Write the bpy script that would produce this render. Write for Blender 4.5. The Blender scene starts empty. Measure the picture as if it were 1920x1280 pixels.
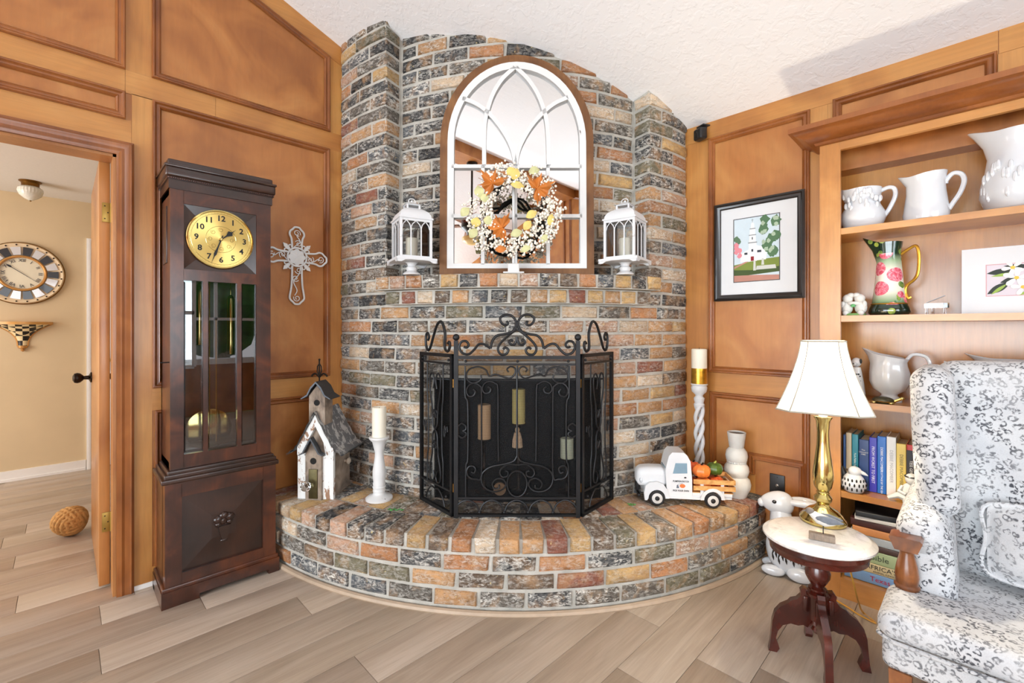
import bpy, math, random
from mathutils import Vector, Matrix
sc = bpy.context.scene
COL = sc.collection
rnd = random.Random(11)
# ---------------------------------------------------------------- calibration (photo 1920x1280 -> room metres)
F_PX, CX, YH, EYE = 853.0, 960.0, 616.0, 1.23
_n = math.hypot(1.0117, 1); EYx, EYy = 1.0117/_n, 1/_n      # room +Y in camera plan axes
EXx, EXy = EYy, -EYx                                          # room +X
CORN = (-.02, 3.87)
def plan(X, Y):
    dx, dy = X-CORN[0], Y-CORN[1]
    return (dx*EXx+dy*EXy, dx*EYx+dy*EYy)
CAMX, CAMY = plan(0, 0)
A0 = math.atan2(-EXy, EYy)                                    # yaw of the camera axis
def ray(px, py):
    dx = (px-CX)/F_PX
    return (dx*EXx+EXy, dx*EYx+EYy, (YH-py)/F_PX)
def onX(px, py, x=0.0):
    r = ray(px, py); t = (x-CAMX)/r[0]; return (CAMY+t*r[1], EYE+t*r[2])
def onY(px, py, y=0.0):
    r = ray(px, py); t = (y-CAMY)/r[1]; return (CAMX+t*r[0], EYE+t*r[2])
def onZ(px, py, z=0.0):
    r = ray(px, py); t = (z-EYE)/r[2]; return (CAMX+t*r[0], CAMY+t*r[1])
def depth(x, y): return (x-CAMX)*EXy+(y-CAMY)*EYy
# ---------------------------------------------------------------- camera
cam = bpy.data.cameras.new('camera'); camo = bpy.data.objects.new('camera', cam); COL.objects.link(camo)
cam.sensor_width = 36; cam.lens = 36*F_PX/1920; cam.shift_y = -(640-YH)/1920; cam.clip_start = .05
camo.location = (CAMX, CAMY, EYE); camo.rotation_euler = (math.pi/2, 0, A0)
sc.camera = camo
# ---------------------------------------------------------------- world, lights, exposure
W_X, D_Y, RIDGE = 5.4, 8.0, 4.0
EAVE, SLOPE = 2.44, .367
w = bpy.data.worlds.new('world'); sc.world = w; w.use_nodes = True
nt = w.node_tree; bg = nt.nodes['Background']
sky = nt.nodes.new('ShaderNodeTexSky'); sky.sky_type = 'PREETHAM'; sky.turbidity = 3
sky.sun_direction = (.3, -.5, .8)
mixn = nt.nodes.new('ShaderNodeMixRGB'); mixn.inputs['Fac'].default_value = .6; mixn.inputs['Color2'].default_value = (1, 1, 1, 1)
nt.links.new(sky.outputs['Color'], mixn.inputs['Color1']); nt.links.new(mixn.outputs['Color'], bg.inputs['Color'])
bg.inputs['Strength'].default_value = 1.5
def area(name, loc, rot, sx, sy, power, color=(1, 1, 1), spread=math.pi):
    l = bpy.data.lights.new(name, 'AREA'); l.shape = 'RECTANGLE'; l.size = sx; l.size_y = sy; l.energy = power; l.color = color; l.spread = spread
    o = bpy.data.objects.new(name, l); COL.objects.link(o); o.location = loc; o.rotation_euler = rot; return o
P2 = math.pi/2
area('patio_doors_back_offscreen', (2.7, -D_Y+.02, 1.25), (P2, 0, 0), 4.4, 2.1, 265, (.81, .915, 1))
area('window_front_gable_offscreen', (W_X-.02, -2.6, 1.45), (P2, 0, P2), 2.4, 1.5, 72, (.80, .91, 1))
area('window_hall_offscreen', (-1.4, -5.15, 1.35), (P2, 0, 0), 1.8, 1.5, 48, (1, .97, .93))
sc.view_settings.view_transform = 'Standard'
try: sc.view_settings.look = 'None'
except Exception: pass
sc.view_settings.exposure = 0.58; sc.view_settings.gamma = 1; sc.view_settings.use_curve_mapping = False
cy = sc.cycles
cy.max_bounces = 8; cy.diffuse_bounces = 5; cy.glossy_bounces = 4; cy.transmission_bounces = 8; cy.transparent_max_bounces = 16
cy.use_denoising = True; cy.sample_clamp_indirect = 6; cy.caustics_reflective = False; cy.caustics_refractive = False
# ---------------------------------------------------------------- materials
def C(r, g, b):
    f = lambda v: (v/255/12.92) if v/255 <= .04045 else ((v/255+.055)/1.055)**2.4
    return (f(r), f(g), f(b), 1)
class Mat:
    def __init__(s, name):
        s.m = bpy.data.materials.new(name); s.m.use_nodes = True; s.nt = s.m.node_tree; s.b = s.nt.nodes['Principled BSDF']
    def n(s, t, **kw):
        x = s.nt.nodes.new(t)
        for k, v in kw.items():
            if k in x.inputs: x.inputs[k].default_value = v
            else: setattr(x, k, v)
        return x
    def l(s, a, b): s.nt.links.new(a, b)
    def coords(s, scale=(1, 1, 1), kind='Object'):
        tc = s.n('ShaderNodeTexCoord'); mp = s.n('ShaderNodeMapping'); mp.inputs['Scale'].default_value = scale
        s.l(tc.outputs[kind], mp.inputs['Vector']); return mp.outputs['Vector']
    def noise(s, vec, scale, detail=4, rough=.55, dist=0):
        x = s.n('ShaderNodeTexNoise'); x.inputs['Scale'].default_value = scale; x.inputs['Detail'].default_value = detail
        x.inputs['Roughness'].default_value = rough; x.inputs['Distortion'].default_value = dist
        if vec is not None: s.l(vec, x.inputs['Vector'])
        return x.outputs['Fac']
    def ramp(s, fac, stops, interp='LINEAR'):
        r = s.n('ShaderNodeValToRGB'); r.color_ramp.interpolation = interp
        e = r.color_ramp.elements
        while len(e) > 1: e.remove(e[-1])
        e[0].position, e[0].color = stops[0]
        for p, c in stops[1:]:
            q = e.new(p); q.color = c
        s.l(fac, r.inputs['Fac']); return r.outputs['Color']
    def mix(s, fac, a, b, mode='MIX'):
        x = s.n('ShaderNodeMixRGB', blend_type=mode)
        for inp, v in (('Fac', fac), ('Color1', a), ('Color2', b)):
            if hasattr(v, 'links'): s.l(v, x.inputs[inp])
            else: x.inputs[inp].default_value = v
        return x.outputs['Color']
    def math(s, op, a, b=0.0):
        x = s.n('ShaderNodeMath', operation=op)
        for i, v in enumerate((a, b)):
            if hasattr(v, 'links'): s.l(v, x.inputs[i])
            else: x.inputs[i].default_value = v
        return x.outputs[0]
    def set(s, col=None, rough=None, metal=None, coat=None, spec=None, **kw):
        for k, v in (('Base Color', col), ('Roughness', rough), ('Metallic', metal), ('Coat Weight', coat), ('Specular IOR Level', spec), *kw.items()):
            if v is None: continue
            if hasattr(v, 'links'): s.l(v, s.b.inputs[k])
            else: s.b.inputs[k].default_value = v
        return s
    def bump(s, h, strength=.3, dist=.01):
        x = s.n('ShaderNodeBump'); x.inputs['Strength'].default_value = strength; x.inputs['Distance'].default_value = dist
        s.l(h, x.inputs['Height']); s.l(x.outputs['Normal'], s.b.inputs['Normal']); return s
BW = lambda v: (v, v, v, 1)
def shade(c, k): return (min(c[0]*k, 1), min(c[1]*k, 1), min(c[2]*k, 1), 1)
_pc = {}
def plain(name, col, rough=.5, metal=0, var=.12, scale=14, bump=0, coat=0, stretch=(1, 1, 1), spec=None, **kw):
    if name in _pc: return _pc[name]
    M = Mat(name); v = M.coords(stretch)
    f = M.noise(v, scale, 4)
    col_o = M.ramp(f, [(.25, shade(col, 1-var)), (.75, shade(col, 1+var))])
    M.set(col_o, rough, metal, coat, spec, **kw)
    if bump: M.bump(M.noise(v, scale*4, 3), bump, .004)
    _pc[name] = M.m; return M.m
def wood(name, lo, mid, hi, rough=.38, grain=(26, 26, 1.6), fig=2.2, coat=.25, gs=.35, kind='Object'):
    M = Mat(name)
    v = M.coords((1, 1, 1), kind); g = M.coords(grain, kind)
    big = M.noise(v, fig, 3, .5, 1.2); fine = M.noise(g, 3.0, 6, .65, .4)
    base = M.ramp(big, [(.3, lo), (.5, mid), (.72, hi)])
    lines = M.ramp(fine, [(.3, BW(.72)), (.62, BW(1.06))])
    col = M.mix(gs*2 if gs*2 < 1 else 1, base, lines, 'MULTIPLY')
    M.set(col, rough, 0, coat); M.b.inputs['Coat Roughness'].default_value = .18
    M.bump(fine, .06, .002); return M.m
m_panel = wood('wood_panel', C(146, 88, 40), C(172, 110, 54), C(188, 130, 70), fig=2.6, grain=(14, 14, 2), gs=.15)
m_stile = wood('wood_stile', C(166, 108, 52), C(186, 128, 64), C(200, 146, 80), fig=1.6, grain=(22, 22, 1.2), gs=.25)
m_rail = wood('wood_rail', C(168, 110, 54), C(188, 130, 66), C(200, 147, 82), fig=2.0, grain=(22, 1.2, 22), gs=.25)
m_railx = wood('wood_rail_right', C(166, 108, 52), C(186, 128, 64), C(200, 146, 80), fig=2.0, grain=(1.2, 22, 22), gs=.25)
m_trim = wood('wood_trim', C(112, 62, 28), C(138, 80, 36), C(160, 98, 48), rough=.3, fig=2.5, gs=.25)
m_book = wood('wood_bookcase', C(170, 112, 54), C(190, 132, 68), C(204, 150, 84), rough=.3, fig=2.4, grain=(1.5, 20, 20), gs=.25)
m_bookv = wood('wood_bookcase_stile', C(166, 108, 50), C(186, 128, 64), C(200, 146, 80), rough=.3, fig=2.4, grain=(20, 20, 1.5), gs=.25)
m_back = wood('wood_bookcase_back', C(166, 108, 50), C(186, 128, 64), C(200, 146, 80), rough=.22, fig=1.8, grain=(24, 24, 1.5), gs=.25)
m_clock = wood('wood_clock', C(42, 20, 12), C(68, 34, 20), C(104, 54, 28), rough=.3, fig=5, grain=(30, 30, 2), coat=.4)
m_clockd = wood('wood_clock_dark', C(32, 18, 12), C(46, 26, 18), C(62, 35, 23), rough=.3, fig=4, grain=(30, 30, 2), coat=.4)
m_mahog = wood('wood_mahogany', C(48, 14, 8), C(74, 24, 14), C(104, 36, 20), rough=.25, fig=6, grain=(30, 30, 3), coat=.5)
m_walnut = wood('wood_walnut', C(86, 46, 20), C(122, 70, 32), C(150, 92, 46), rough=.3, fig=8, grain=(40, 40, 4), coat=.4)
m_frame = wood('wood_mirror_frame', C(94, 58, 28), C(116, 76, 40), C(136, 94, 54), rough=.6, fig=5, grain=(20, 20, 2), coat=0)
m_slat = wood('wood_pale_slat', C(182, 128, 66), C(205, 152, 88), C(222, 176, 112), rough=.6, fig=20, grain=(8, 60, 60), coat=0)
m_grey_wood = wood('wood_weathered', C(104, 92, 82), C(146, 130, 114), C(174, 158, 142), rough=.85, fig=9, grain=(70, 70, 6), coat=0, gs=.45)
m_door = wood('wood_door', C(156, 100, 52), C(176, 120, 66), C(190, 136, 80), fig=2, gs=.2)
def ceilmat():
    M = Mat('ceiling_plaster'); v = M.coords()
    a = M.noise(v, 16, 4, .6, .3); b = M.noise(v, 60, 3, .6)
    r = M.ramp(a, [(.46, BW(0)), (.56, BW(1))]); h = M.mix(.3, r, b)
    M.set(C(244, 245, 246), .9, spec=.15); M.bump(h, .22, .006); return M.m
m_ceil = ceilmat()
def floormat():
    M = Mat('vinyl_plank'); oi = M.n('ShaderNodeObjectInfo')
    geo = M.n('ShaderNodeNewGeometry'); off = M.n('ShaderNodeVectorMath', operation='MULTIPLY_ADD')
    cmb = M.n('ShaderNodeCombineXYZ'); M.l(oi.outputs['Random'], cmb.inputs['X']); M.l(oi.outputs['Random'], cmb.inputs['Y'])
    M.l(cmb.outputs[0], off.inputs[0]); off.inputs[1].default_value = (37, 53, 0); M.l(geo.outputs['Position'], off.inputs[2])
    mp = M.n('ShaderNodeMapping'); mp.inputs['Scale'].default_value = (9, .8, 1); M.l(off.outputs[0], mp.inputs['Vector'])
    mp2 = M.n('ShaderNodeMapping'); mp2.inputs['Scale'].default_value = (60, 2.2, 1); M.l(off.outputs[0], mp2.inputs['Vector'])
    a = M.noise(mp.outputs[0], 1.6, 4, .6, 1.0); b = M.noise(mp2.outputs[0], 2.0, 5, .6, .5)
    col = M.ramp(a, [(.2, C(160, 143, 126)), (.45, C(175, 159, 142)), (.6, C(183, 168, 152)), (.85, C(194, 181, 166))])
    col = M.mix(.5, col, M.ramp(b, [(.3, BW(.78)), (.65, BW(1.06))]), 'MULTIPLY')
    col = M.mix(.3, col, oi.outputs['Color'], 'MULTIPLY')
    M.set(col, .36, spec=.4); M.bump(b, .05, .002); return M.m
m_floor = floormat()
def brickmat():
    M = Mat('old_brick'); oi = M.n('ShaderNodeObjectInfo'); geo = M.n('ShaderNodeNewGeometry')
    cmb = M.n('ShaderNodeCombineXYZ')
    for k in 'XYZ': M.l(oi.outputs['Random'], cmb.inputs[k])
    off = M.n('ShaderNodeVectorMath', operation='MULTIPLY_ADD'); M.l(cmb.outputs[0], off.inputs[0]); off.inputs[1].default_value = (31, 47, 23); M.l(geo.outputs['Position'], off.inputs[2])
    v = off.outputs[0]
    mp = M.n('ShaderNodeMapping'); mp.inputs['Scale'].default_value = (1, 1, 2.2); M.l(v, mp.inputs['Vector']); vs = mp.outputs[0]
    n1 = M.noise(vs, 16, 5, .65, .5); n2 = M.noise(vs, 42, 5, .7, .8); n3 = M.noise(v, 120, 3, .6)
    big = M.noise(v, 11, 3, .55, .4)
    base = M.mix(M.ramp(n1, [(.38, BW(0)), (.66, BW(.8))]), oi.outputs['Color'], M.mix(.65, oi.outputs['Color'], C(92, 88, 82), 'MULTIPLY'))
    base = M.mix(M.ramp(big, [(.50, BW(0)), (.66, BW(.55))]), base, C(176, 138, 98))
    lime = M.mix(1, M.ramp(n2, [(.44, BW(0)), (.60, BW(1))]), M.ramp(n1, [(.40, BW(.15)), (.56, BW(1))]), 'MULTIPLY')
    col = M.mix(M.math('MULTIPLY', lime, oi.outputs['Alpha']), base, C(222, 219, 210))
    col = M.mix(.7, col, M.ramp(n3, [(.30, BW(.4)), (.42, BW(1))]), 'MULTIPLY')
    col = M.mix(M.math('MULTIPLY', M.ramp(M.noise(v, 60, 2), [(.70, BW(0)), (.73, BW(1))]), .5), col, C(226, 204, 140))
    M.set(col, .72, spec=.35)
    M.bump(M.mix(.5, n2, n3), .7, .006); return M.m
m_brick = brickmat()
def mortarmat():
    M = Mat('mortar'); v = M.coords(kind='Object'); a = M.noise(v, 12, 4); b = M.noise(v, 90, 4)
    M.set(M.ramp(a, [(.3, C(168, 166, 158)), (.7, C(200, 197, 188))]), .9, spec=.2); M.bump(b, .6, .006); return M.m
m_mortar = mortarmat()
def distressed(name, base=C(220, 221, 220), under=C(70, 60, 52), thr=.66, sc_=26, rough=.55):
    M = Mat(name); v = M.coords((1, 1, .45)); a = M.noise(v, sc_, 5, .7, .3)
    M.set(M.mix(M.ramp(a, [(thr, BW(0)), (thr+.03, BW(1))]), base, under), rough); M.bump(a, .15, .003); return M.m
m_white_d = distressed('white_distressed', thr=.69)
m_white_bird = distressed('white_flaking_paint', C(226, 228, 226), C(150, 116, 92), .56, 22, .8)
m_white = plain('white_paint', C(218, 220, 222), .45, var=.03)
m_trimwhite = plain('white_trim_paint', C(240, 240, 238), .4, var=.02)
m_ceramic = plain('white_ceramic', C(212, 215, 219), .12, var=.02, coat=.5)
m_ceramic_m = plain('white_matt_ceramic', C(214, 213, 208), .5, var=.05, scale=40, bump=.1)
m_iron = plain('black_iron', C(40, 41, 43), .42, .6, var=.2)
m_iron2 = plain('grey_iron', C(62, 64, 68), .42, .6, var=.2)
m_brass = plain('brass', C(214, 196, 128), .12, 1, var=.06)
m_brassd = plain('antique_brass', C(128, 92, 44), .32, 1, var=.2)
m_gold = plain('gold_leaf', C(204, 158, 60), .3, .9, var=.3, scale=40)
m_bronze = plain('dark_bronze', C(44, 36, 30), .35, .8)
m_wax = plain('candle_wax', C(240, 234, 216), .5, var=.03, **{'Subsurface Weight': .0})
m_wax_p = plain('peach_wax', C(226, 186, 142), .55, var=.05)
m_wax_y = plain('yellow_wax', C(226, 208, 132), .55, var=.05)
m_wax_g = plain('pale_green_wax', C(214, 218, 190), .55, var=.05)
m_rubber = plain('black_rubber', C(22, 22, 24), .6)
m_black = plain('black_lacquer', C(24, 21, 20), .3, coat=.3)
m_plastic = plain('black_plastic', C(28, 29, 31), .4)
m_soot_shade = plain('soot_and_hole_shade', C(26, 25, 24), .95, var=.4, scale=9)  # firebox soot and wicks; also the painted dark of small holes
m_paper = plain('mat_board', C(222, 225, 227), .8, var=.01)
m_page = plain('page_edges', C(206, 190, 164), .85, var=.15, stretch=(60, 2, 2))
m_bulbglow = None
def flat(name, col, rough=.6): return plain(name, col, rough, var=.06)
def glass(name, col=(1, 1, 1, 1), rough=.0, ior=1.45, alpha=None):
    M = Mat(name)
    if alpha is None:
        M.set(col, rough); M.b.inputs['Transmission Weight'].default_value = 1; M.b.inputs['IOR'].default_value = ior
    else:   # thin pane: mostly clear, with a glossy surface reflection
        nt = M.nt; out = nt.nodes['Material Output']; tr = M.n('ShaderNodeBsdfTransparent'); tr.inputs[0].default_value = col
        gl = M.n('ShaderNodeBsdfGlossy'); gl.inputs['Roughness'].default_value = rough
        fr = M.n('ShaderNodeFresnel'); fr.inputs['IOR'].default_value = ior
        mx = M.n('ShaderNodeMixShader'); M.l(M.math('ADD', fr.outputs[0], alpha), mx.inputs[0]); M.l(tr.outputs[0], mx.inputs[1]); M.l(gl.outputs[0], mx.inputs[2])
        M.l(mx.outputs[0], out.inputs['Surface'])
    return M.m
m_pane = glass('thin_glass', (.96, .97, .97, 1), 0, 1.5, .0)
m_clockglass = glass('clock_glass', (.85, .86, .87, 1), 0, 1.6, .05)
m_crystal = glass('crystal', (1, 1, 1, 1), 0, 1.5)
def mirrormat():
    M = Mat('mirror_silver'); M.set((.86, .87, .88, 1), .0, 1); return M.m
m_mirror = mirrormat()
# ---------------------------------------------------------------- mesh builder
class MB:
    def __init__(s): s.v = []; s.f = []; s.M = Matrix.Identity(4)
    def at(s, *a):
        """set transform: at(loc, rz, ry, rx)"""
        loc = a[0] if a else (0, 0, 0); rz = a[1] if len(a) > 1 else 0; ry = a[2] if len(a) > 2 else 0; rx = a[3] if len(a) > 3 else 0
        s.M = Matrix.Translation(loc) @ Matrix.Rotation(rz, 4, 'Z') @ Matrix.Rotation(ry, 4, 'Y') @ Matrix.Rotation(rx, 4, 'X'); return s
    def add(s, vs, fs):
        o = len(s.v); s.v += [tuple(s.M @ Vector(p)) for p in vs]; s.f += [tuple(i+o for i in f) for f in fs]; return s
    def box(s, c, d, taper=1.0, bev=0):
        x, y, z = d[0]/2, d[1]/2, d[2]/2
        if bev:
            return s.rbox(c, d, bev, 1)
        vs = [(c[0]+a*x*(taper if k > 0 else 1), c[1]+b*y*(taper if k > 0 else 1), c[2]+k*z) for k in (-1, 1) for a, b in ((-1, -1), (1, -1), (1, 1), (-1, 1))]
        return s.add(vs, [(3, 2, 1, 0), (4, 5, 6, 7), (0, 1, 5, 4), (1, 2, 6, 5), (2, 3, 7, 6), (3, 0, 4, 7)])
    def bb(s, x0, x1, y0, y1, z0, z1): return s.box(((x0+x1)/2, (y0+y1)/2, (z0+z1)/2), (abs(x1-x0), abs(y1-y0), abs(z1-z0)))
    def rbox(s, c, d, r, n=2, fn=None, sub=1):
        """rounded box: corner arcs of n steps, flat parts split into sub"""
        h = [k/2 for k in d]; r = min(r, *h)
        def axis(i):
            pts = []
            for k in range(n+1): pts.append((-h[i]+r, -math.cos(math.pi/2*k/n)*1.0 if False else -math.tan(math.pi/4*(1-k/n))))
            for k in range(1, sub): pts.append((-h[i]+r+(2*h[i]-2*r)*k/sub, 0))
            for k in range(n+1): pts.append((h[i]-r, math.tan(math.pi/4*k/n)))
            return pts
        ax = [axis(i) for i in range(3)]; idx = {}; vs = []; fs = []
        def vert(i, j, k, face):
            key = (i, j, k)
            if key in idx: return idx[key]
            b = [ax[0][i], ax[1][j], ax[2][k]]; dirv = []
            for a in range(3):
                dirv.append(b[a][1])
            m = max(abs(q) for q in dirv)
            L = math.sqrt(sum(q*q for q in dirv)) or 1
            p = [b[a][0]+r*dirv[a]/L for a in range(3)]
            if fn: p = list(fn(p[0], p[1], p[2]))
            idx[key] = len(vs); vs.append((c[0]+p[0], c[1]+p[1], c[2]+p[2])); return idx[key]
        N = [len(a)-1 for a in ax]
        for a in range(3):
            u, w_ = (a+1) % 3, (a+2) % 3
            for side in (0, N[a]):
                for i in range(N[u]):
                    for j in range(N[w_]):
                        q = []
                        for di, dj in ((0, 0), (1, 0), (1, 1), (0, 1)):
                            t = [0, 0, 0]; t[a] = side; t[u] = i+di; t[w_] = j+dj; q.append(vert(*t, a))
                        if side == 0: q.reverse()
                        if len(set(q)) > 2: fs.append(tuple(dict.fromkeys(q)))
        return s.add(vs, fs)
    def prism(s, poly, y0, y1, plane='xz'):
        n = len(poly)
        if plane == 'xz': P = lambda p, t: (p[0], t, p[1])
        elif plane == 'xy': P = lambda p, t: (p[0], p[1], t)
        else: P = lambda p, t: (t, p[0], p[1])
        area_ = sum(poly[i][0]*poly[(i+1) % n][1]-poly[(i+1) % n][0]*poly[i][1] for i in range(n))
        pl = list(poly) if area_ > 0 else list(reversed(poly))
        if plane == 'xz': pl.reverse()
        vs = [P(p, y0) for p in pl]+[P(p, y1) for p in pl]
        a, b = min(y0, y1), max(y0, y1)
        if y0 > y1: vs = [P(p, y1) for p in pl]+[P(p, y0) for p in pl]
        fs = [tuple(range(n-1, -1, -1)), tuple(range(n, 2*n))]+[(i, (i+1) % n, n+(i+1) % n, n+i) for i in range(n)]
        return s.add(vs, fs)
    def lathe(s, prof, seg=24, c=(0, 0, 0), sx=1, sy=1, rfn=None, caps=True):
        vs = []; fs = []; n = len(prof)
        for r, z in prof:
            for k in range(seg):
                a = 2*math.pi*k/seg; q = r*(rfn(a, z) if rfn else 1)
                vs.append((c[0]+q*math.cos(a)*sx, c[1]+q*math.sin(a)*sy, c[2]+z))
        for i in range(n-1):
            for k in range(seg):
                k2 = (k+1) % seg; fs.append((i*seg+k, i*seg+k2, (i+1)*seg+k2, (i+1)*seg+k))
        if caps:
            if prof[0][0] > 1e-6: fs.append(tuple(range(seg-1, -1, -1)))
            if prof[-1][0] > 1e-6: fs.append(tuple((n-1)*seg+k for k in range(seg)))
        return s.add(vs, fs)
    def tube(s, pts, r, seg=6, closed=False, rr=None):
        P = [Vector(p) for p in pts]; n = len(P); vs = []; fs = []
        up = None
        for i in range(n):
            a = P[i-1] if (i or closed) else P[i]; b = P[(i+1) % n] if (i < n-1 or closed) else P[i]
            t = (b-a); t = t.normalized() if t.length > 1e-9 else Vector((0, 0, 1))
            if up is None:
                up = t.orthogonal().normalized()
            else:
                up = (up-t*up.dot(t)); up = up.normalized() if up.length > 1e-6 else t.orthogonal().normalized()
            sd = t.cross(up); q = rr[i] if rr else r
            for k in range(seg):
                g = 2*math.pi*k/seg; vs.append(tuple(P[i]+(up*math.cos(g)+sd*math.sin(g))*q))
        m = n if closed else n-1
        for i in range(m):
            j = (i+1) % n
            for k in range(seg):
                k2 = (k+1) % seg; fs.append((i*seg+k, i*seg+k2, j*seg+k2, j*seg+k))
        if not closed:
            fs.append(tuple(range(seg-1, -1, -1))); fs.append(tuple((n-1)*seg+k for k in range(seg)))
        return s.add(vs, fs)
    def ball(s, c, r, seg=16, rings=10, fn=None):
        r = (r, r, r) if not hasattr(r, '__len__') else r; vs = []; fs = []
        for i in range(rings+1):
            th = math.pi*i/rings
            for k in range(seg):
                a = 2*math.pi*k/seg; p = (math.sin(th)*math.cos(a), math.sin(th)*math.sin(a), -math.cos(th))
                if fn: p = fn(*p)
                vs.append((c[0]+p[0]*r[0], c[1]+p[1]*r[1], c[2]+p[2]*r[2]))
        for i in range(rings):
            for k in range(seg):
                k2 = (k+1) % seg; fs.append((i*seg+k, i*seg+k2, (i+1)*seg+k2, (i+1)*seg+k))
        return s.add(vs, fs)
    def build(s, name, mat, parent=None, smooth=True, ang=40, loc=None, merge=False):
        me = bpy.data.meshes.new(name); me.from_pydata(s.v, [], s.f); me.materials.append(mat)
        me.update()
        if merge:
            import bmesh
            bm = bmesh.new(); bm.from_mesh(me); bmesh.ops.remove_doubles(bm, verts=bm.verts, dist=1e-5); bm.to_mesh(me); bm.free()
        if smooth:
            me.polygons.foreach_set('use_smooth', [True]*len(me.polygons)); me.set_sharp_from_angle(angle=math.radians(ang))
        o = bpy.data.objects.new(name, me); COL.objects.link(o)
        if parent is not None: o.parent = parent
        if loc is not None: o.location = loc
        return o
def meshobj(name, me, parent=None, loc=(0, 0, 0), rz=0, scale=None):
    o = bpy.data.objects.new(name, me); COL.objects.link(o); o.location = loc; o.rotation_euler = (0, 0, rz)
    if scale: o.scale = scale
    if parent is not None: o.parent = parent
    return o
def thing(name, label, cat, loc=(0, 0, 0), rz=0, group=None):
    o = bpy.data.objects.new(name, None); COL.objects.link(o); o.empty_display_size = .05
    o.location = loc; o.rotation_euler = (0, 0, rz); return tag(o, label, cat, group)
def tag(o, label, cat, group=None):
    o['label'] = label; o['category'] = cat
    if group: o['group'] = group
    return o
def struct(o, label=None):
    o['kind'] = 'structure'
    if label: o['label'] = label
    return o
def sroot(name, label=None, loc=(0, 0, 0), rz=0):
    o = bpy.data.objects.new(name, None); COL.objects.link(o); o.location = loc; o.rotation_euler = (0, 0, rz); return struct(o, label)
def part(name, mat, parent, fn, smooth=True, ang=40, label=None):
    mb = MB(); fn(mb); o = mb.build(name, mat, parent, smooth, ang)
    if label: o['label'] = label
    return o
def cr(pts, n=8, closed=False):
    """Catmull-Rom through 2D/3D points"""
    P = [Vector(p) for p in pts]; out = []; N = len(P)
    rng_ = range(N) if closed else range(N-1)
    for i in rng_:
        p0 = P[i-1] if (i or closed) else P[0]*2-P[1]; p1 = P[i]; p2 = P[(i+1) % N]; p3 = P[(i+2) % N] if (i+2 < N or closed) else P[-1]*2-P[-2]
        for k in range(n):
            t = k/n; out.append(.5*((2*p1)+(p2-p0)*t+(2*p0-5*p1+4*p2-p3)*t*t+(3*p1-p0-3*p2+p3)*t**3))
    if not closed: out.append(P[-1])
    return [tuple(q) for q in out]
_dg = None
def text(s, size, mat, parent, loc, rot=(P2, 0, 0), ext=.0006, align='CENTER', name='lettering', sx=1.0, bold=0):
    cu = bpy.data.curves.new('t', 'FONT'); cu.body = s; cu.size = size; cu.extrude = ext; cu.align_x = align; cu.align_y = 'CENTER'; cu.resolution_u = 2; cu.offset = bold
    to = bpy.data.objects.new('t', cu); COL.objects.link(to)
    bpy.context.view_layer.update()
    me = bpy.data.meshes.new_from_object(to.evaluated_get(bpy.context.evaluated_depsgraph_get()))
    bpy.data.objects.remove(to); bpy.data.curves.remove(cu); me.materials.clear(); me.materials.append(mat); me.name = name
    o = bpy.data.objects.new(name, me); COL.objects.link(o); o.location = loc; o.rotation_euler = rot; o.scale = (sx, 1, 1)
    if parent is not None: o.parent = parent
    return o
def ceil_z(y): s = -y; return EAVE+SLOPE*s if s <= RIDGE else EAVE+SLOPE*(2*RIDGE-s)
# ================================================================ the room shell
def frame_sweep(mb, poly, prof, mp, closed=True):
    """mitred moulding: poly CCW in plane coords, prof = [(inset, height)], mp(a,b,h)->xyz"""
    n = len(poly); rows = []
    for ins, hgt in prof:
        row = []
        for i in range(n):
            p0, p1, p2 = Vector(poly[i-1]), Vector(poly[i]), Vector(poly[(i+1) % n])
            if not closed and i == 0: d1 = d2 = (p2-p1).normalized()
            elif not closed and i == n-1: d1 = d2 = (p1-p0).normalized()
            else: d1 = (p1-p0).normalized(); d2 = (p2-p1).normalized()
            n1 = Vector((-d1.y, d1.x)); n2 = Vector((-d2.y, d2.x)); b = (n1+n2); b = b/max(b.dot(n1), .2) if b.length > 1e-6 else n1
            row.append(mp(*(p1+b*ins), hgt))
        rows.append(row)
    vs = [p for r in rows for p in r]; fs = []
    m = n if closed else n-1
    for i in range(len(rows)-1):
        for k in range(m):
            k2 = (k+1) % n; fs.append((i*n+k, i*n+k2, (i+1)*n+k2, (i+1)*n+k))
    mb.add(vs, fs)
PROF = [(0, 0), (0, .012), (.004, .0165), (.009, .0165), (.013, .011), (.017, .0085), (.024, .0085), (.028, .011), (.032, .007), (.036, .001)]
mapL = lambda a, b, h: (h+.003, a, b)        # left wall: a = y, b = z, facing +x
mapR = lambda a, b, h: (a, -h-.003, b)       # right wall: a = x, b = z, facing -y
def ccw(p):
    a = sum(p[i][0]*p[(i+1) % len(p)][1]-p[(i+1) % len(p)][0]*p[i][1] for i in range(len(p)))
    return p if a > 0 else p[::-1]
ntrim = [0]
def trim(fn, mat=None, smooth=True):
    ntrim[0] += 1; mb = MB(); fn(mb); o = mb.build('trim_%d' % ntrim[0], mat or m_trim, None, smooth, 30); return struct(o)
def moulding_frame(poly, mp): return trim(lambda mb: frame_sweep(mb, ccw(poly), PROF, mp))
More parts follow.
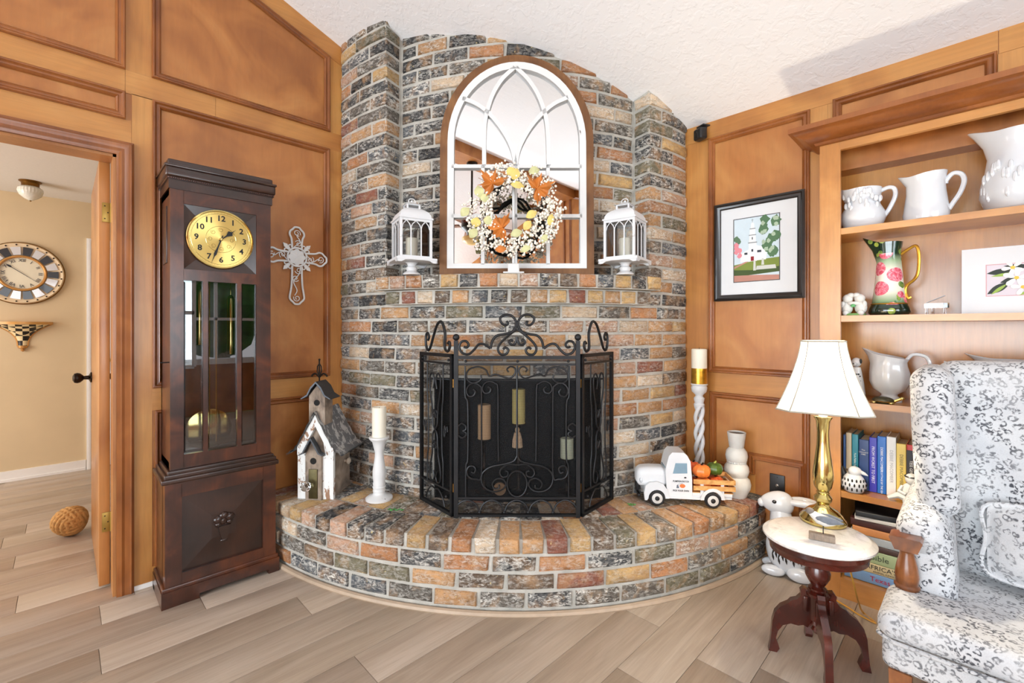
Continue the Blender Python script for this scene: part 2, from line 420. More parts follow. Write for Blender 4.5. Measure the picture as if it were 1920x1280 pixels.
# ---- floor
fl = sroot('floor', 'wood-look vinyl plank floor')
part('subfloor', m_floor, fl, lambda m: (m.bb(-2.7, W_X, -D_Y, .15, -.06, -.006)), False)
PW, PL = .182, 1.22
pm = MB(); pm.rbox((0, 0, 0), (PW-.0016, PL-.0016, .008), .0012, 1); pme = pm.build('plank', m_floor); plank_me = pme.data; bpy.data.objects.remove(pme)
ix = 0; x = -2.69
while x < 3.4:
    off = rnd.random()*PL; y = -3.7-off
    while y < .1:
        cy_ = y+PL/2
        vis = (x > -.1 and cy_ > -3.3) or (x <= -.1 and -3.6 < cy_ < -1.4)
        if vis:
            o = meshobj('plank', plank_me, fl, (x+PW/2, cy_, -.004)); g = .84+.24*rnd.random(); o.color = (g, g*(.97+.05*rnd.random()), g*(.93+.08*rnd.random()), 1)
        y += PL
    x += PW
# ---- ceiling
ce = MB()
ce.prism([(0.13, EAVE-SLOPE*.13), (-RIDGE, EAVE+SLOPE*RIDGE), (-D_Y-.1, EAVE-SLOPE*.1), (-D_Y-.1, EAVE+2), (.13, EAVE+2)], -.12, W_X+.12, 'yz')
struct(ce.build('ceiling', m_ceil, None, False), 'white textured vaulted ceiling')
# ---- left (gable) wall with the doorway
DJ, DJ2, DH = -2.53, -3.36, 2.03
lw = sroot('wall_left', 'honey-stained panelled gable wall with a doorway')
def lwall(m):
    for y0, y1, z0 in ((0.12, DJ, 0), (DJ, DJ2, DH), (DJ2, -RIDGE, 0), (-RIDGE, -D_Y, 0)):
        m.prism(ccw([(y0, z0), (y1, z0), (y1, ceil_z(y1)+.05), (y0, ceil_z(y0)+.05)]), -.12, 0, 'yz')
part('panelling', m_panel, lw, lwall, False)
def boardL(name, y0, y1, z0, z1, mat): part(name, mat, lw, lambda m: m.bb(0, .004, y0, y1, z0, z1), False)
boardL('stile', -1.545, -1.40, .06, 2.325, m_stile); boardL('stile', -2.475, -2.40, .02, 2.328, m_stile); part('stile', m_stile, lw, lambda m: m.prism(ccw([(-2.402, 2.4325), (-2.402, ceil_z(-2.402)-.117), (-2.498, ceil_z(-2.498)-.117), (-2.498, 2.4325)]), 0, .004, 'yz'), False)
boardL('rail', -2.14, -1.40, 2.325, 2.432, m_rail); boardL('rail', -2.498, -2.1415, 2.325, 2.432, m_rail); boardL('rail', -3.5, -2.4995, 2.328, 2.431, m_rail)
boardL('rail', -2.40, -1.545, .838, .945, m_rail); boardL('rail', -3.5, -2.4765, 2.092, 2.199, m_rail); boardL('rail', -2.40, -1.545, .02, .09, m_rail)
part('rail', m_rail, lw, lambda m: m.prism(ccw([(-1.40, ceil_z(-1.40)-.115), (-1.40, ceil_z(-1.40)+.02), (-3.5, ceil_z(-3.5)+.02), (-3.5, ceil_z(-3.5)-.115)]), 0, .004, 'yz'), False)
part('stile', m_stile, lw, lambda m: m.prism(ccw([(-1.40, 2.4325), (-1.40, ceil_z(-1.40)-.117), (-1.542, ceil_z(-1.542)-.117), (-1.542, 2.4325)]), 0, .004, 'yz'), False)
TL = lambda y: ceil_z(y)-.115
moulding_frame([(-1.542, 2.431), (-2.402, 2.431), (-2.402, TL(-2.402)), (-1.542, TL(-1.542))], mapL)
moulding_frame([(-1.545, .945), (-2.40, .945), (-2.40, 2.326), (-1.545, 2.326)], mapL)
moulding_frame([(-1.545, .09), (-2.39, .09), (-2.39, .838), (-1.545, .838)], mapL)
moulding_frame([(-2.498, 2.431), (-3.4, 2.431), (-3.4, TL(-3.4)), (-2.498, TL(-2.498))], mapL)
moulding_frame([(-2.498, 2.199), (-3.4, 2.199), (-3.4, 2.328), (-2.498, 2.328)], mapL)
# door casing (head and both legs), jamb
CPROF = [(-.062, 0), (-.062, .016), (-.052, .022), (-.044, .018), (-.028, .014), (-.018, .017), (-.006, .012), (.0, .010), (.0, -.124)]
trim(lambda mb: frame_sweep(mb, [(DJ, 0), (DJ, DH), (DJ2, DH), (DJ2, 0)], CPROF, mapL, False))
trim(lambda m: (m.bb(-.125, -.002, DJ-.012, DJ+.01, 0, DH+.01), m.bb(-.125, -.002, DJ2-.01, DJ2+.012, 0, DH+.01), m.bb(-.125, -.002, DJ2, DJ, DH-.012, DH+.01)), m_door, False)
struct(part('baseboard_left', m_trimwhite, None, lambda m: m.bb(0, .008, -2.467, -1.9, 0, .022), False))
# open door leaf, hinged on the right jamb, standing at right angles into the hall
d1 = sroot('door_1', 'stained wooden door standing open into the hall', (-.13, DJ-.013, .012))
part('leaf', m_door, d1, lambda m: m.rbox((-.39, -.021, 1.005), (.78, .04, 2.01), .003, 1), True, 40)
for z in (.30, 1.77):
    h = part('hinge', plain('hinge_brass', C(160, 132, 66), .4, .7), d1, lambda m: (m.rbox((.003, -.014, z), (.004, .032, .092), .001, 1), m.lathe([(.006, -.046), (.006, .046)], 10, (.008, .004, z))))
    part('screw', m_bronze, h, lambda m: [m.ball((.0055, -.02+.011*(q % 2), z-.03+.03*q), (.0012, .003, .003), 8, 5) for q in range(3)])
k = part('knob', m_bronze, d1, lambda m: (m.at((-.71, -.041, .935), 0, 0, P2), m.lathe([(.03, 0), (.03, .006), (.02, .010), (.012, .014), (.010, .034), (.016, .038), (.027, .050), (.030, .062), (.026, .074), (.014, .081), (0, .082)], 20)))
part('knob', m_bronze, d1, lambda m: (m.at((-.71, -.001, .935), 0, 0, -P2), m.lathe([(.03, 0), (.03, .006), (.012, .014), (.010, .034), (.027, .050), (.030, .062), (.014, .081), (0, .082)], 20)))
part('latch_plate', m_bronze, d1, lambda m: m.rbox((-.781, -.021, .935), (.003, .024, .055), .001, 1))
# ---- hall beyond
HX = -2.69
m_beige = plain('beige_wall_paint', C(214, 194, 158), .8, var=.05, scale=3, bump=.06)
struct(part('wall_hall', m_beige, None, lambda m: m.bb(HX-.12, HX, -5.2, -1.1, 0, 2.45), False), 'beige hall wall')
struct(part('wall_hall_end', m_beige, None, lambda m: (m.bb(HX, -.12, -1.2, -1.08, 0, 2.45), m.bb(HX, -.12, -5.32, -5.2, 0, 2.45)), False))
struct(part('ceiling_hall', plain('hall_ceiling', C(222, 218, 212), .9, var=.03, scale=60, bump=.2), None, lambda m: m.bb(HX, -.12, -5.2, -1.2, 2.335, 2.45), False))
struct(part('baseboard_hall', m_trimwhite, None, lambda m: (m.bb(HX, HX+.014, -5.2, -2.56, 0, .085), m.bb(HX, HX+.020, -5.2, -2.56, 0, .02)), False))
trim(lambda m: (m.bb(HX, HX+.02, -2.556, -2.49, 0, 2.02), m.bb(HX+.02, HX+.026, -2.545, -2.53, 0, 2.01), m.bb(HX, HX+.02, -1.62, -1.555, 0, 2.02), m.bb(HX, HX+.02, -2.49, -1.62, 1.955, 2.02)), m_trimwhite, False)
d2 = sroot('door_2', 'white hall door', (HX, -2.055, 0)); part('leaf', m_trimwhite, d2, lambda m: m.bb(0, .012, -.43, .43, .01, 1.95), False)
part('panel', m_trimwhite, d2, lambda m: [m.rbox((.014, a, b), (.012, .3, hh), .005, 1) for a in (-.2, .2) for b, hh in ((.5, .7), (1.4, .8))])
part('knob', m_brass, d2, lambda m: m.ball((.05, -.37, .95), .028))
# ---- right wall
BX0, BYF, BTOP = 2.262, -.172, 2.09            # bookcase left edge, face plane, top under the crown
rw = sroot('wall_right', 'honey-stained panelled wall with moulded frames')
part('panelling', m_panel, rw, lambda m: (m.bb(-.12, BX0, 0, .13, 0, EAVE+.04), m.bb(BX0, W_X, 0, .13, 2.0, EAVE+.04), m.bb(BX0, W_X, .125, .2, 0, 2.02), m.bb(4.1, W_X, 0, .13, 0, 2.02)), False)
def boardR(name, x0, x1, z0, z1, mat): part(name, mat, rw, lambda m: m.bb(x0, x1, -.004, 0, z0, z1), False)
boardR('rail', 1.5, 2.84, 2.345, EAVE+.03, m_railx); boardR('rail', 2.8425, 4.1, 2.345, EAVE+.03, m_railx)
boardR('stile', 1.5, 1.68, .2, 2.344, m_stile); boardR('stile', 2.188, 2.262, .02, 2.344, m_stile); boardR('stile', 2.2625, 2.284, 2.1, 2.344, m_stile)
boardR('rail', 1.68, 2.188, .864, .976, m_railx); boardR('stile', 2.84, 2.93, 2.1, 2.344, m_stile); boardR('rail', 1.68, 1.93, .3, .43, m_railx)
moulding_frame([(1.678, .976), (2.188, .976), (2.188, 2.342), (1.678, 2.342)], mapR)
moulding_frame([(1.685, .864), (1.685, .43), (1.93, .43), (1.93, .513), (2.14, .513), (2.14, .25), (2.188, .25), (2.188, .864)], mapR)
moulding_frame([(2.284, 2.17), (2.838, 2.17), (2.838, 2.356), (2.284, 2.356)], mapR)
moulding_frame([(2.93, 2.17), (3.9, 2.17), (3.9, 2.356), (2.93, 2.356)], mapR)
# ---- walls behind the camera (seen in the mirror and in the clock glass)
ww = sroot('wall_front', 'panelled gable wall with windows behind the viewer')
def wfar(m):
    for y0, y1, zs in ((0.1, -.5, [(0, None)]), (-.5, -1.75, [(0, .75), (2.0, None)]), (-1.75, -RIDGE, [(0, None)]), (-RIDGE, -D_Y, [(0, None)])):
        for z0, z1 in zs:
            if z1 is None: m.prism(ccw([(y0, z0), (y1, z0), (y1, ceil_z(y1)+.05), (y0, ceil_z(y0)+.05)]), W_X, W_X+.12, 'yz')
            else: m.bb(W_X, W_X+.12, y1, y0, z0, z1)
part('panelling', m_panel, ww, wfar, False)
mapW = lambda a, b, h: (W_X-h-.003, a, b)
for y0, y1 in ((-1.2, -2.55), (-2.65, -3.95), (-4.05, -5.35), (-5.45, -6.8)):
    moulding_frame([(y0, 2.45), (y1, 2.45), (y1, TL(y1)), (y0, TL(y0))], mapW)
wb = sroot('wall_back', 'white wall with glass patio doors behind the viewer')
part('plaster', plain('white_wall', C(232, 231, 227), .85, var=.02), wb, lambda m: (m.bb(-.12, .45, -D_Y-.12, -D_Y, 0, EAVE+.05), m.bb(4.95, W_X+.12, -D_Y-.12, -D_Y, 0, EAVE+.05), m.bb(.45, 4.95, -D_Y-.12, -D_Y-.06, 0, EAVE+.05), m.bb(.45, 4.95, -D_Y-.06, -D_Y, 2.32, EAVE+.05)), False)
w1 = sroot('window_1', 'glass patio doors', (2.7, -D_Y+.04, 0))
for i in range(4): part('window_frame', m_trimwhite, w1, lambda m: (m.bb(-2.2+1.1*i-.03, -2.2+1.1*i+.03, -.03, .03, .1, 2.32), m.bb(-2.2+1.1*i, -1.1+1.1*i, -.03, .03, .1, .2), m.bb(-2.2+1.1*i, -1.1+1.1*i, -.03, .03, 2.25, 2.32)), False)
w2 = sroot('window_2', 'window beside the corner bookcase', (W_X, -1.125, .75))
part('window_frame', m_trimwhite, w2, lambda m: (m.bb(-.02, .1, -.63, -.57, 0, 1.25), m.bb(-.02, .1, .57, .63, 0, 1.25), m.bb(-.02, .1, -.63, .63, -.03, .05), m.bb(-.02, .1, -.63, .63, 1.2, 1.28), m.bb(.02, .06, -.02, .02, 0, 1.25), m.bb(.02, .06, -.6, .6, .6, .64)), False)
w3 = sroot('window_3', 'wide window in the front gable wall', (W_X-.03, -2.6, .7))
part('window_frame', m_trimwhite, w3, lambda m: [m.bb(-.02, .0, a-.025, a+.025, 0, 1.5) for a in (-1.2, -.4, .4, 1.2)]+[m.bb(-.02, 0, -1.2, 1.2, b-.025, b+.025) for b in (0, .75, 1.5)], False)
# ridge beam and fan (seen in the mirror)
trim(lambda m: m.bb(-.0, W_X, -RIDGE-.16, -RIDGE+.16, EAVE+SLOPE*RIDGE-.20, EAVE+SLOPE*RIDGE-.02), m_panel, False)
FANX = 3.3; FZ = EAVE+SLOPE*RIDGE-.20
fan = thing('ceiling_fan', 'dark ceiling fan on a long downrod under the ridge beam', 'ceiling fan', (FANX, -RIDGE, FZ))
part('canopy', m_bronze, fan, lambda m: m.lathe([(.075, 0), (.075, -.02), (.05, -.05), (.02, -.07)], 24))
part('downrod', m_bronze, fan, lambda m: m.tube([(0, 0, -.03), (0, 0, -.78)], .014, 10))
part('motor', m_bronze, fan, lambda m: m.lathe([(.02, -.76), (.09, -.78), (.14, -.82), (.14, -.90), (.08, -.95), (.06, -1.0)], 28))
for i in range(5):
    a = 2*math.pi*i/5+.3
    b = part('blade', m_mahog, fan, lambda m: (m.at((0, 0, 0), a), m.rbox((.42, 0, -.86), (.52, .13, .008), .004, 1)))
part('light_bowl', plain('amber_glass_bowl', C(228, 196, 130), .3), fan, lambda m: m.lathe([(.06, -1.0), (.13, -1.03), (.12, -1.08), (.05, -1.12), (0, -1.125)], 24, rfn=lambda a, z: 1+.03*math.cos(14*a)))
# garden seen through the side window
gd = tag(part('lawn', plain('lawn_grass', C(96, 130, 52), .95, var=.3, scale=5), None, lambda m: m.bb(W_X+.3, W_X+18, -9, 10, -.4, -.3), False), 'mown green lawn outside the window', 'lawn'); gd['kind'] = 'stuff'
for i, (gx, gy, gs) in enumerate(((W_X+6, .3, 1.5), (W_X+8.5, 5.2, 1.7), (W_X+6.5, -2.6, 1.3))):
    t = thing('garden_tree', ('leafy green tree on the lawn straight outside the window', 'tallest leafy green tree on the lawn outside', 'smallest leafy green tree on the lawn outside')[i], 'tree', (gx, gy, -.295))
    part('trunk', m_grey_wood, t, lambda m: m.tube([(0, 0, 0), (.05, 0, 1.1), (0, .05, 2.2)], .12, 8, rr=[.16, .12, .08]))
    part('crown', plain('tree_leaves', C(62, 104, 40), .9, var=.5, scale=6), t, lambda m: [m.ball((rnd.uniform(-.6, .6)*gs, rnd.uniform(-.6, .6)*gs, 2.2+rnd.uniform(-.4, .9)*gs), .62*gs, 10, 7, lambda x, y, z: (x*(1+.2*math.sin(9*y+5*z)), y*(1+.2*math.sin(8*x)), z)) for _ in range(7)])
# ================================================================ the brick fireplace
FP = plan(.03, 3.87); R1, R0 = 1.51, 1.39
D2R = math.pi/180
AL, AR = -46.6*D2R, 43.2*D2R; AP = 29.5*D2R; AO = 17.3*D2R
PITCH, BH = .0755, .0615
ZM = 1.355                                    # underside of the mantel
ZH = .327                                     # hearth top
def brick_mesh(L, H, D, seed, bev=.006, jit=.004):
    r = random.Random(seed); J = lambda q=jit: r.uniform(-q, q)
    vs = []
    for yy, ins in ((D, 0), (bev*1.2, 0), (0, bev)):
        for a, b in ((-1, -1), (0, -1), (1, -1), (1, 1), (0, 1), (-1, 1)):
            vs.append((a*(L/2-ins)+(J() if a else J(.01)), yy+(J(.0025) if yy == 0 else 0), b*(H/2-ins)+J(jit*.6)))
    vs.append((J(.02), J(.003)-.001, J(.008)))
    fs = []
    for i in range(2):
        for k in range(6):
            k2 = (k+1) % 6; fs.append((i*6+k, i*6+k2, (i+1)*6+k2, (i+1)*6+k))
    for k in range(6): fs.append((12+k, 12+(k+1) % 6, 18))
    me = bpy.data.meshes.new('brick'); me.from_pydata(vs, [], fs); me.materials.append(m_brick)
    me.polygons.foreach_set('use_smooth', [True]*len(me.polygons)); me.set_sharp_from_angle(angle=math.radians(50)); return me
BR_S = [brick_mesh(.197, BH, .055, i) for i in range(6)]
BR_H = [brick_mesh(.097, BH, .055, 20+i) for i in range(4)]
BR_T = [brick_mesh(.088, .064, .195, 40+i, .006, .003) for i in range(5)]
def top_brick(seed):
    """hearth cap brick: header face in front, long top face up"""
    return brick_mesh(.088, .064, .195, seed, .007, .003)
PAL = [(C(62, 63, 64), .9), (C(78, 83, 88), 1.0), (C(94, 88, 80), .9), (C(190, 146, 100), .6), (C(176, 122, 80), .5), (C(184, 146, 120), .85), (C(206, 184, 156), .95), (C(112, 106, 84), .65), (C(142, 88, 70), .4), (C(44, 45, 47), .55), (C(200, 164, 110), .45), (C(104, 86, 70), .6)]
def pick(wt):
    c, a = rnd.choices(PAL, wt)[0]; k = rnd.uniform(.85, 1.15)
    return (c[0]*k, c[1]*k, c[2]*k, a*rnd.uniform(.5, 1.1))
W_LEFT = [8, 7, 6, 2.2, 1.6, 1.8, 1.5, 1.2, .4, 3, .8, 1.2]
W_MID = [4, 4.5, 3, 3.5, 2.6, 4, 3.4, 2, .4, 1.5, 2.4, 1]
W_RIGHT = [2.5, 3, 3.5, 5, 3.4, 4, 3.4, 2, .5, 1.2, 2.4, 1]
def wts(phi): return W_LEFT if phi < -14*D2R else (W_RIGHT if phi > 20*D2R else W_MID)
def place(parent, me, R, phi, z, cy0=0.0, sx=1.0, col=None, turn=0.0, dy=0.0):
    o = bpy.data.objects.new('brick', me); COL.objects.link(o); o.parent = parent
    rr = R+rnd.uniform(-.003, .003)
    o.location = (rr*math.sin(phi), cy0-rr*math.cos(phi), z); o.rotation_euler = (rnd.uniform(-.012, .012), rnd.uniform(-.008, .008), phi+turn+rnd.uniform(-.008, .008))
    o.scale = (sx, 1, 1); o.color = col or pick(wts(phi)); return o
def course(parent, R, a0, a1, z, first, cy0=0.0, J=.017):
    """one course of stretchers between two angles; returns colours of the two end bricks"""
    s, e = a0*R, a1*R; L = first; cols = []
    while s < e-.02:
        L2 = min(L, e-s)
        if e-(s+L2) < .06: L2 = e-s
        phi = (s+L2/2)/R; ln = L2-J
        if ln > .02:
            me = rnd.choice(BR_S if ln > .14 else BR_H); base = .197 if ln > .14 else .097
            cols.append(place(parent, me, R, phi, z, cy0, ln/base).color[:])
        s += L2; L = .194+J+rnd.uniform(-.012, .012)
    return cols
def ring(mb, Ra, Rb, a0, a1, z0, z1, cy0=0.0, n=24):
    vs = []; fs = []
    for i in range(n+1):
        a = a0+(a1-a0)*i/n
        for r in (Ra, Rb):
            for z in (z0, z1): vs.append((r*math.sin(a), cy0-r*math.cos(a), z))
    for i in range(n):
        p, q = i*4, (i+1)*4
        fs += [(p, q, q+1, p+1), (p+3, q+3, q+2, p+2), (p+1, q+1, q+3, p+3), (p+2, q+2, q, p)]
    fs += [(0, 1, 3, 2), (n*4+2, n*4+3, n*4+1, n*4)]
    mb.add(vs, fs)
GAP = .0075
wc = sroot('wall_chimney', 'curved reclaimed-brick chimney breast around the firebox', (FP[0], FP[1], 0), A0)
def core(m):
    for a0, a1 in ((AL, -AO), (AO, AR)): ring(m, R1-GAP, .9, a0, a1, 0, .97)
    ring(m, R1-GAP, .9, AL, AR, .97, ZM+.16)
part('mortar', m_mortar, wc, core, True, 30)
nrow = 0; z = ZM-PITCH/2
while z > ZH-.03:
    fst = [.21, .10][nrow % 2]+rnd.uniform(-.02, .02)
    if z-PITCH/2 > .95: course(wc, R1, AL, AR, z, fst)
    else:
        course(wc, R1, AL, -AO-.004, z, fst); course(wc, R1, AO+.004, AR, z, [.1, .21][nrow % 2]+rnd.uniform(-.02, .02))
    z -= PITCH; nrow += 1
part('firebox', m_soot_shade, wc, lambda m: (ring(m, .97, .88, -AO-.02, AO+.02, .2, .99, 0, 8), ring(m, 1.497, .9, -AO-.01, -AO+.006, .2, .968, 0, 2), ring(m, 1.497, .9, AO-.006, AO+.01, .2, .968, 0, 2), ring(m, 1.495, .9, -AO-.01, AO+.01, .963, .972, 0, 12), ring(m, 1.495, .9, -AO-.01, AO+.01, .2, ZH+.001, 0, 12)), False)
part('lintel', m_iron, wc, lambda m: ring(m, R1-.004, 1.40, -AO-.03, AO+.03, .958, .966, 0, 12), False)
# ---- overmantel recess and the two piers
wo = sroot('wall_overmantel', 'recessed curved brick panel above the mantel', (FP[0], FP[1], 0), A0)
part('mortar', m_mortar, wo, lambda m: ring(m, R0-GAP, .9, -AP-.02, AP+.02, ZM, 3.1), True, 30)
wpl = sroot('wall_pier_left', 'brick pier beside the overmantel, next to the panelled gable wall', (FP[0], FP[1], 0), A0)
part('mortar', m_mortar, wpl, lambda m: ring(m, R1-GAP, .9, AL, -AP, ZM, 3.2), True, 30)
wpr = sroot('wall_pier_right', 'brick pier beside the overmantel, next to the framed picture wall', (FP[0], FP[1], 0), A0)
part('mortar', m_mortar, wpr, lambda m: ring(m, R1-GAP, .9, AP, AR, ZM, 3.0), True, 30)
def top_at(phi, R):
    yr = FP[1]+math.sin(A0)*R*math.sin(phi)-math.cos(A0)*R*math.cos(phi); return ceil_z(min(yr, 0))
row = 0; z = ZM+PITCH/2
while z < 3.0:
    f = [.205, .105][row % 2]
    if z-BH/2 < top_at(-35*D2R, R1):
        c = course(wpl, R1, AL, -AP, z, f+rnd.uniform(-.03, .03))
        if c: place(wpl, rnd.choice(BR_H), 1.452, -AP+.0052, z, 0, 1.1, c[-1], P2)
    if z-BH/2 < top_at(33*D2R, R1):
        c = course(wpr, R1, AP, AR, z, [.105, .205][row % 2])
        if c: place(wpr, rnd.choice(BR_H), 1.452, AP-.0052, z, 0, 1.1, c[0], -P2)
    if z > ZM+.16:
        hi = top_at(0, R0)
        a1 = AP-.006
        if z > 2.55:
            # the sloping ceiling cuts the high courses off on the right
            while a1 > -AP and top_at(a1, R0) < z-BH/2: a1 -= .02
        if a1 > -AP+.05: course(wo, R0, -AP+.006, a1, z, [.21, .11][row % 2]+rnd.uniform(-.02, .02))
    z += PITCH; row += 1
# ---- mantel shelf: two corbelled courses of headers
mn = thing('brick_mantel', 'corbelled mantel shelf of two courses of brick headers', 'mantel', (FP[0], FP[1], 0), A0)
part('mortar', m_mortar, mn, lambda m: (ring(m, 1.567, R1-.03, -27.2*D2R, 27.6*D2R, ZM+.004, ZM+.078), ring(m, 1.62, R0-.02, -28.1*D2R, 28.3*D2R, ZM+.080, ZM+.149)), True, 30)
W_MAN = [3, 2.5, 2, 3.5, 2.5, 2, 1.5, 2, 2, 2.5, 3, 2]
for i in range(15): place(mn, rnd.choice(BR_T), 1.577, (-27.2+54.8*(i+.5)/15)*D2R, ZM+.040, 0, .94, pick(W_MAN))
for i in range(16): place(mn, rnd.choice(BR_T), 1.632, (-28.1+56.4*(i+.5)/16)*D2R, ZM+.1165, 0, .97, pick(W_MAN))
ZMT = ZM+.149
# ---- raised hearth
HC = .13; RH = 2.05; HL, HR = -43.4*D2R, 41.0*D2R
he = thing('brick_hearth', 'raised quarter-round brick hearth with a rowlock cap', 'hearth', (FP[0], FP[1], 0), A0)
part('mortar', m_mortar, he, lambda m: (ring(m, RH-.010, 1.30, HL, HR, 0, .262, HC, 40), ring(m, RH-.012, 1.30, HL, HR, .262, ZH-.006, HC, 40)), True, 30)
W_HE = [3, 3.5, 4, 3, 2.5, 2.5, 2, 4, 1, 1.2, 3, 2]
for i in range(3):
    s0 = rnd.state if False else None
    zc = .026+.0365+i*.0775
    s, e = HL*RH, HR*RH; L = [.12, .21, .16][i]
    while s < e-.03:
        L2 = min(L, e-s); ln = L2-.018
        if ln > .03: place(he, rnd.choice(BR_S if ln > .13 else BR_H), RH, (s+L2/2)/RH, zc, HC, ln/(.197 if ln > .13 else .097), pick(W_HE))
        s += L2; L = .213+rnd.uniform(-.012, .012)
N_T = 29
for i in range(N_T):
    phi = HL+(HR-HL)*(i+.5)/N_T; c = pick(W_HE)
    place(he, rnd.choice(BR_T), RH+.004, phi, ZH-.032, HC, (HR-HL)*RH/N_T/.088*.83, c)
for j, (rr, nn, ln) in enumerate(((1.842, 27, 1.0), (1.64, 25, .9))):
    for i in range(nn):
        phi = HL+(HR-HL)*(i+.5)/nn
        o = place(he, rnd.choice(BR_T), rr, phi, ZH-.034, HC, (HR-HL)*(rr-.1)/nn/.088*.96, pick(W_HE)); o.scale = (o.scale[0], ln, 1)
trim(lambda m: m.tube([(FP[0]+q[0], FP[1]+q[1], .006) for q in [((RH+.004)*math.sin(a)*math.cos(A0)-(HC-(RH+.004)*math.cos(a))*math.sin(A0), (RH+.004)*math.sin(a)*math.sin(A0)+(HC-(RH+.004)*math.cos(a))*math.cos(A0)) for a in [HL+(HR-HL)*k/60 for k in range(61)]]], .014, 8), plain('shoe_moulding_paint', C(176, 156, 134), .5))
# ================================================================ things by the left wall
def spiral(cx, cy, r0, r1, a0, turns, n=None):
    n = n or max(8, int(abs(turns)*16)); return [(cx+(r0+(r1-r0)*k/n)*math.cos(a0+2*math.pi*turns*k/n), cy+(r0+(r1-r0)*k/n)*math.sin(a0+2*math.pi*turns*k/n)) for k in range(n+1)]
def xz(pts, y=0.0): return [(p[0], y, p[1]) for p in pts]
# ---- longcase clock
ck = thing('longcase_clock', 'tall dark wooden longcase clock with a round brass dial and glazed trunk', 'clock', (.012, -2.16, 0), P2)
def plinth(m):
    m.bb(-.24, .24, -.273, 0, .022, .07); m.bb(-.24, -.10, -.273, -.02, 0, .022); m.bb(.19, .24, -.273, -.02, 0, .022); m.bb(-.24, .24, -.06, 0, 0, .022)
    m.rbox((0, -.135, .077), (.474, .268, .022), .006, 2)
part('plinth', m_clock, ck, plinth, True, 30)
def lower(m):
    m.bb(-.226, .226, -.20, 0, .08, .545); m.bb(-.226, -.165, -.262, -.19, .08, .545); m.bb(.168, .226, -.262, -.19, .08, .545); m.bb(-.166, .169, -.262, -.19, .08, .135); m.bb(-.166, .169, -.262, -.19, .476, .545)
part('lower_case', m_clock, ck, lower, False)
pn = part('lower_panel', m_clockd, ck, lambda m: (m.bb(-.166, .169, -.250, -.2, .134, .477), m.add([(-.166, -.250, .134), (.169, -.250, .134), (.169, -.250, .477), (-.166, -.250, .477), (-.05, -.257, .25), (.05, -.257, .25), (.05, -.257, .36), (-.05, -.257, .36)], [(0, 1, 5, 4), (1, 2, 6, 5), (2, 3, 7, 6), (3, 0, 4, 7), (4, 5, 6, 7)])), False)
def carving(m):
    for a, b, r in ((-.022, .03, .022), (.0, .045, .02), (.024, .033, .021), (-.005, .022, .018), (.022, .012, .014), (-.024, .008, .014)):
        m.ball((a, -.258, .30+b), (r, .012, r*.9), 12, 8, lambda x, y, z: (x*(1+.12*math.sin(8*math.atan2(z, x))), y, z*(1+.12*math.sin(8*math.atan2(z, x)))))
    m.prism([(-.026, .298), (.026, .298), (.012, .235), (-.010, .235)], -.266, -.25); m.ball((0, -.26, .230), (.016, .008, .008), 10, 6)
o = part('flower_basket_carving', m_clockd, ck, carving); 
part('waist_moulding', m_clockd, ck, lambda m: [m.rbox((0, -.131-.004*i, z), (w_, d, h), .006, 2) for i, (z, w_, d, h) in enumerate(((.552, .48, .275, .022), (.572, .458, .262, .022), (.589, .435, .25, .02)))], True, 30)
def trunk(m):
    m.bb(-.206, .206, -.02, 0, .595, 1.87); m.bb(-.206, -.190, -.225, 0, .595, 1.87); m.bb(.190, .206, -.225, 0, .595, 1.87); m.bb(-.206, .206, -.22, 0, .595, .63); m.bb(-.206, .206, -.22, 0, 1.83, 1.87); m.bb(-.19, .19, -.14, -.02, 1.478, 1.49)
part('trunk_case', m_clock, ck, trunk, False)
part('side_panel', m_clockd, ck, lambda m: m.rbox((-.207, -.12, 1.66), (.006, .10, .26), .002, 1))
def door(m):
    m.bb(-.206, -.156, -.25, -.222, .60, 1.86); m.bb(.141, .206, -.25, -.222, .60, 1.86); m.bb(-.157, .142, -.25, -.222, .60, .66); m.bb(-.157, .142, -.25, -.222, 1.45, 1.50); m.bb(-.157, .142, -.25, -.222, 1.795, 1.86)
    m.bb(-.082, -.063, -.25, -.226, .66, 1.45); m.bb(.057, .075, -.25, -.226, .66, 1.45)
dr = part('door', m_clock, ck, door, False)
for a, b in ((-.157, -.081), (-.064, .058), (.074, .142)):
    g = part('glass_pane', m_clockglass, dr, lambda m: m.bb(a, b, -.236, -.233, .655, 1.455), False)
    part('bevel', m_pane, dr, lambda m: frame_sweep(m, ccw([(a+.001, .661), (b-.001, .661), (b-.001, 1.449), (a+.001, 1.449)]), [(0, .237), (.009, .243)], lambda p, q, h: (p, -h, q)), False)
part('dial_surround', m_clockd, ck, lambda m: frame_sweep(m, ccw([(-.157, 1.499), (.142, 1.499), (.142, 1.797), (-.157, 1.797)]), [(0, .243), (.02, .240), (.14, .226)], lambda p, q, h: (p, -h, q)), False)
def dialmat():
    M = Mat('brushed_brass_dial'); M.set(C(222, 196, 118), .34, .8); M.b.inputs['Anisotropic'].default_value = .8
    tg = M.n('ShaderNodeTangent', direction_type='RADIAL', axis='Y'); M.l(tg.outputs['Tangent'], M.b.inputs['Tangent']); return M.m
dl = part('dial', dialmat(), ck, lambda m: (m.at((0, 0, 0), 0, 0, P2), m.lathe([(0, 0), (.134, 0), (.134, .004), (0, .0041)], 56)))
dl.location = (-.010, -.243, 1.653)
part('bezel', m_brass, dl, lambda m: m.tube([(.134*math.cos(a), -.004, .134*math.sin(a)) for a in [2*math.pi*k/64 for k in range(64)]], .005, 8, True))
part('chapter_ring', m_brass, dl, lambda m: [m.tube([(r*math.cos(a), -.0045, r*math.sin(a)) for a in [2*math.pi*k/48 for k in range(48)]], .0009, 5, True) for r in (.062, .12)])
